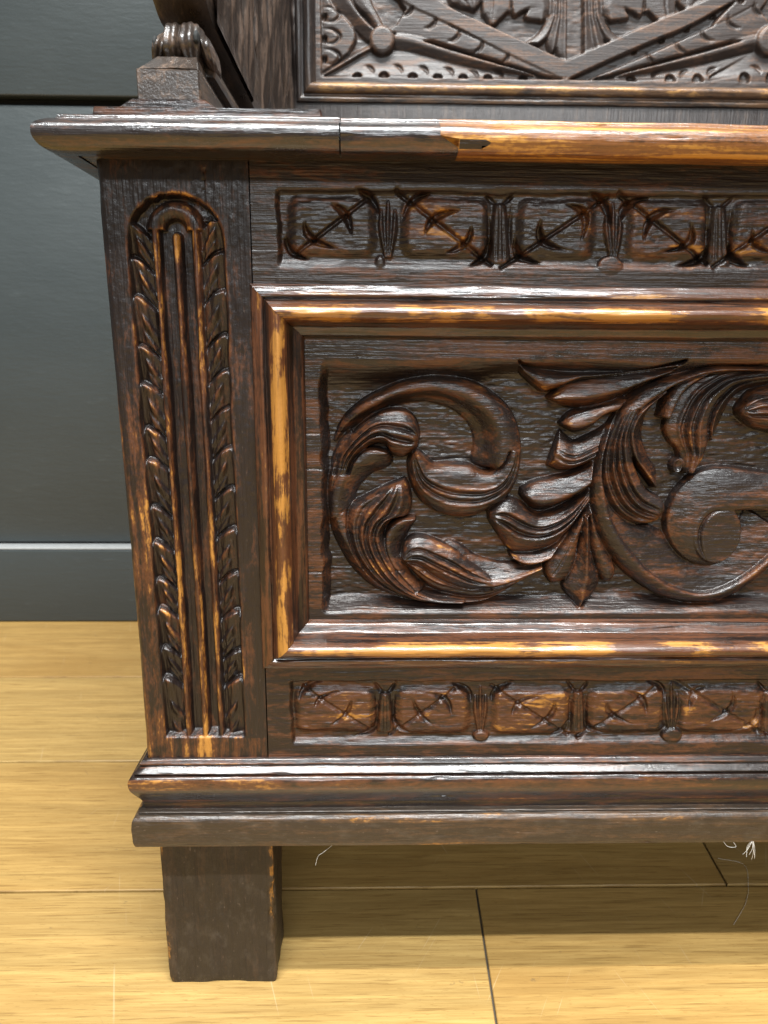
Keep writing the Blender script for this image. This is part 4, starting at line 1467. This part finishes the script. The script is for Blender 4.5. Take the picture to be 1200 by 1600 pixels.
for OFF in (0, 606):
    for sgn in (1, -1):
        def fx(p):
            return [(x if sgn == 1 else 2 * 899.5 - x - .1 * (x - 885), y) for x, y in p]
        sw = (lambda a, c: (a, c))
        B(*sw(fx([(605, 45), (640, 25), (625, 0), (600, -60)]), fx([(640, 62), (690, 60), (700, 36), (640, -30)])), [(-1, 6.5), (0, 7), (1, 7)])
        B(*sw(fx([(612, 50), (650, 55), (700, 70), (760, 88), (850, 117)]), fx([(640, 5), (672, 24), (712, 44), (787, 81), (876, 122)])), [(-1, 6.4), (0, 6.8), (1, 6.6)])
        B(*sw(fx([(612, 52), (650, 60), (700, 76), (760, 94), (820, 111)]), fx([(618, 74), (650, 79), (700, 93), (770, 108), (850, 121)])), [(-1, 7.5), (-.2, 7.4), (1, 2.5)])
        B(*sw(fx([(504, 119), (540, 99), (575, 79), (600, 75), (640, 79), (700, 95), (770, 110), (865, 122)]), fx([(504, 128), (540, 128), (575, 128), (600, 128), (640, 128), (700, 128), (770, 128), (865, 128)])),
          [(-1, 2.2), (0, 4.4), (.55, 7), (1, 7)], edge=.04)
        for x, y in ((578, 107), (623, 106), (663, 108), (703, 110), (742, 113), (782, 115)):
            BP.groove(off(fx([(x - 9, y - 6), (x, y - 4), (x + 5, y + 3), (x + 5, y + 9)])), 6, .0028)
        for x, y in ((558, 118), (600, 117), (645, 119), (684, 120), (724, 120), (763, 120), (818, 121)):
            BP.ellipse(off(fx([(x, y + 6)]))[0], 8, 10, -.0055, mode='add', dome=.2)
        for x, y in ((640, 14), (677, 34), (714, 54), (750, 72), (790, 90)):
            BP.groove(off(fx([(x + 3, y - 12), (x + 3, y), (x - 6, y + 8), (x - 16, y + 9)])), 7, .003)
            BP.ellipse(off(fx([(x + 22, y - 14)]))[0], 5, 4, -.004, mode='add', dome=.3)
        # fronds in the V
        B(*sw(fx([(700, -200), (700, -20), (715, 5), (735, 12)]), fx([(760, -200), (756, -20), (752, 0), (742, 14)])), [(-1, 5), (0, 7), (1, 5)], veins=(-.3, .3))
        B(*sw(fx([(752, -200), (754, 0), (758, 20), (766, 38)]), fx([(808, -200), (799, 0), (797, 12), (775, 36)])), [(-1, 4.8), (0, 7), (1, 6)], veins=(-.3,))
        B(*sw(fx([(798, -200), (800, 4), (815, 16), (828, 11), (822, 26), (845, 31)]), fx([(866, -200), (862, 0), (860, 15), (857, 22), (853, 28), (848, 32)])), [(-1, 6), (.4, 7), (1, 4)])
        B(*sw(fx([(862, -200), (860, 0), (855, 28), (842, 50), (820, 65)]), fx([(872, -200), (871, 0), (866, 35), (858, 55), (845, 67)])), [(-1, 3), (.5, 6.5), (1, 5)], veins=(.1,))
        B(*sw(fx([(870, -200), (869, 0), (865, 35), (856, 62), (860, 80)]), fx([(881, -200), (880, 0), (877, 40), (874, 65), (866, 80)])), [(-1, 3), (.2, 7), (1, 4)])
        B(*sw(fx([(879, -200), (878, 0), (875, 50), (872, 80), (884, 96)]), fx([(887, -200), (886, 0), (886, 50), (886, 80), (886, 97)])), [(-1, 4.5), (.5, 7), (1, 7)])
    # strapwork diamond
    B([(400, -200), (560, -60), (628, 0), (700, 36), (787, 80), (884, 125)], [(450, -200), (610, -60), (690, 2), (765, 39), (817, 63), (885, 94)], [(-1, 7.6), (1, 7.6)], edge=.03)
    B([(1470, -150), (1290, -60), (1152, 0), (1081, 38), (1027, 61), (940, 99), (885, 125)], [(1400, -150), (1220, -60), (1102, 0), (1050, 22), (1005, 41), (940, 70), (884, 94)], [(-1, 7.6), (1, 7.6)], edge=.03)
BP.ellipse((597, 63), 19.5, 20, -DB + .0105, dome=.08)
BP.ellipse((597, 63), 16, 16, .0008, mode='add', dome=0)
BP.ellipse((1203, 63), 21, 21, -DB + .0105, dome=.08)
BP.ellipse((1203, 63), 17, 17, .0008, mode='add', dome=0)
BP.H = np.where((Zg2 < cz0 - .0004) | (Xg < cx0 - .0004), noise(BP.H.shape, 5, 14, 95) * .0001, BP.H)
BP.finish(.8)
back_panel = BP.mesh('back_panel', M_back, settle)
back_panel['label'] = 'carved back panel with strapwork diamond, bosses and scalloped leaves'

ARM = [o for o in bpy.data.objects if o.parent == settle and o.name.split('.')[0] in ('plinth', 'arm_rail', 'arm_rail_cap', 'carved_foot', 'arm_roll', 'arm_core', 'arm_board', 'arm_scroll')]
for o in MIR + ARM + [back_st]:
    mirror(o)
# ------------------------------------------------------------------ lint and hairs
def strand(name, pts, r, label, cat='thread', group=None):
    p = np.array(pts, float)
    q = []
    for a in range(3):
        q.append(crom(np.c_[np.arange(len(p)), p[:, a]], 26)[:, 1])
    p = np.array(q).T
    V, F = [], []
    for i in range(len(p)):
        d = p[min(i + 1, len(p) - 1)] - p[max(i - 1, 0)]
        d /= np.linalg.norm(d) + 1e-9
        s = np.cross(d, (0.3, 1, .2))
        s /= np.linalg.norm(s)
        t = np.cross(d, s)
        for k in range(4):
            a = k * math.pi / 2
            V.append(p[i] + r * (math.cos(a) * s + math.sin(a) * t))
        if i:
            for k in range(4):
                F.append([(i - 1) * 4 + k, (i - 1) * 4 + (k + 1) % 4, i * 4 + (k + 1) % 4, i * 4 + k])
    o = link(name, V, F, M_lint)
    o['label'] = label
    o['category'] = cat
    if group:
        o['group'] = group
    return o


Yt = -.008
t0 = bpy.data.objects.new('frayed_thread', None)
COL.objects.link(t0)
t0.location = P(1172, 1316, Yt)
t0['label'] = 'frayed white thread hanging under the base board, near the right edge'
t0['category'] = 'thread'
for k in range(7):
    e = P(1162 + k * 3.2 + rng.uniform(-2, 2), 1338 + rng.uniform(-6, 6), Yt)
    s0 = P(1176 + rng.uniform(-2, 2), 1314, Yt)
    m = (s0 + e) / 2 + Vector((rng.uniform(-.001, .001), rng.uniform(-.001, .001), 0))
    o = strand('fibre', [s0, m, e], .00010, 'x')
    for kk in ('label', 'category'):
        del o[kk]
    o.parent = t0
    o.location = -t0.location
strand('loose_thread', [P(u, v, Yt) for u, v in ((1130, 1315), (1138, 1323), (1150, 1323), (1146, 1316))], .00008, 'tiny loop of lint beside the frayed white thread', group='lint under the base board')
strand('loose_thread', [P(u, v, -.006) for u, v in ((520, 1320), (505, 1332), (497, 1338), (493, 1352))], .00008, 'wisp of lint under the base board next to the leg', group='lint under the base board')
hp = [PF(u, v) + Vector((0, 0, .0006)) for u, v in ((1122, 1342), (1162, 1352), (1169, 1382), (1165, 1412), (1146, 1446))]
strand('hair', hp, .00010, 'long fine pale hair curved on the floor at right', 'hair')
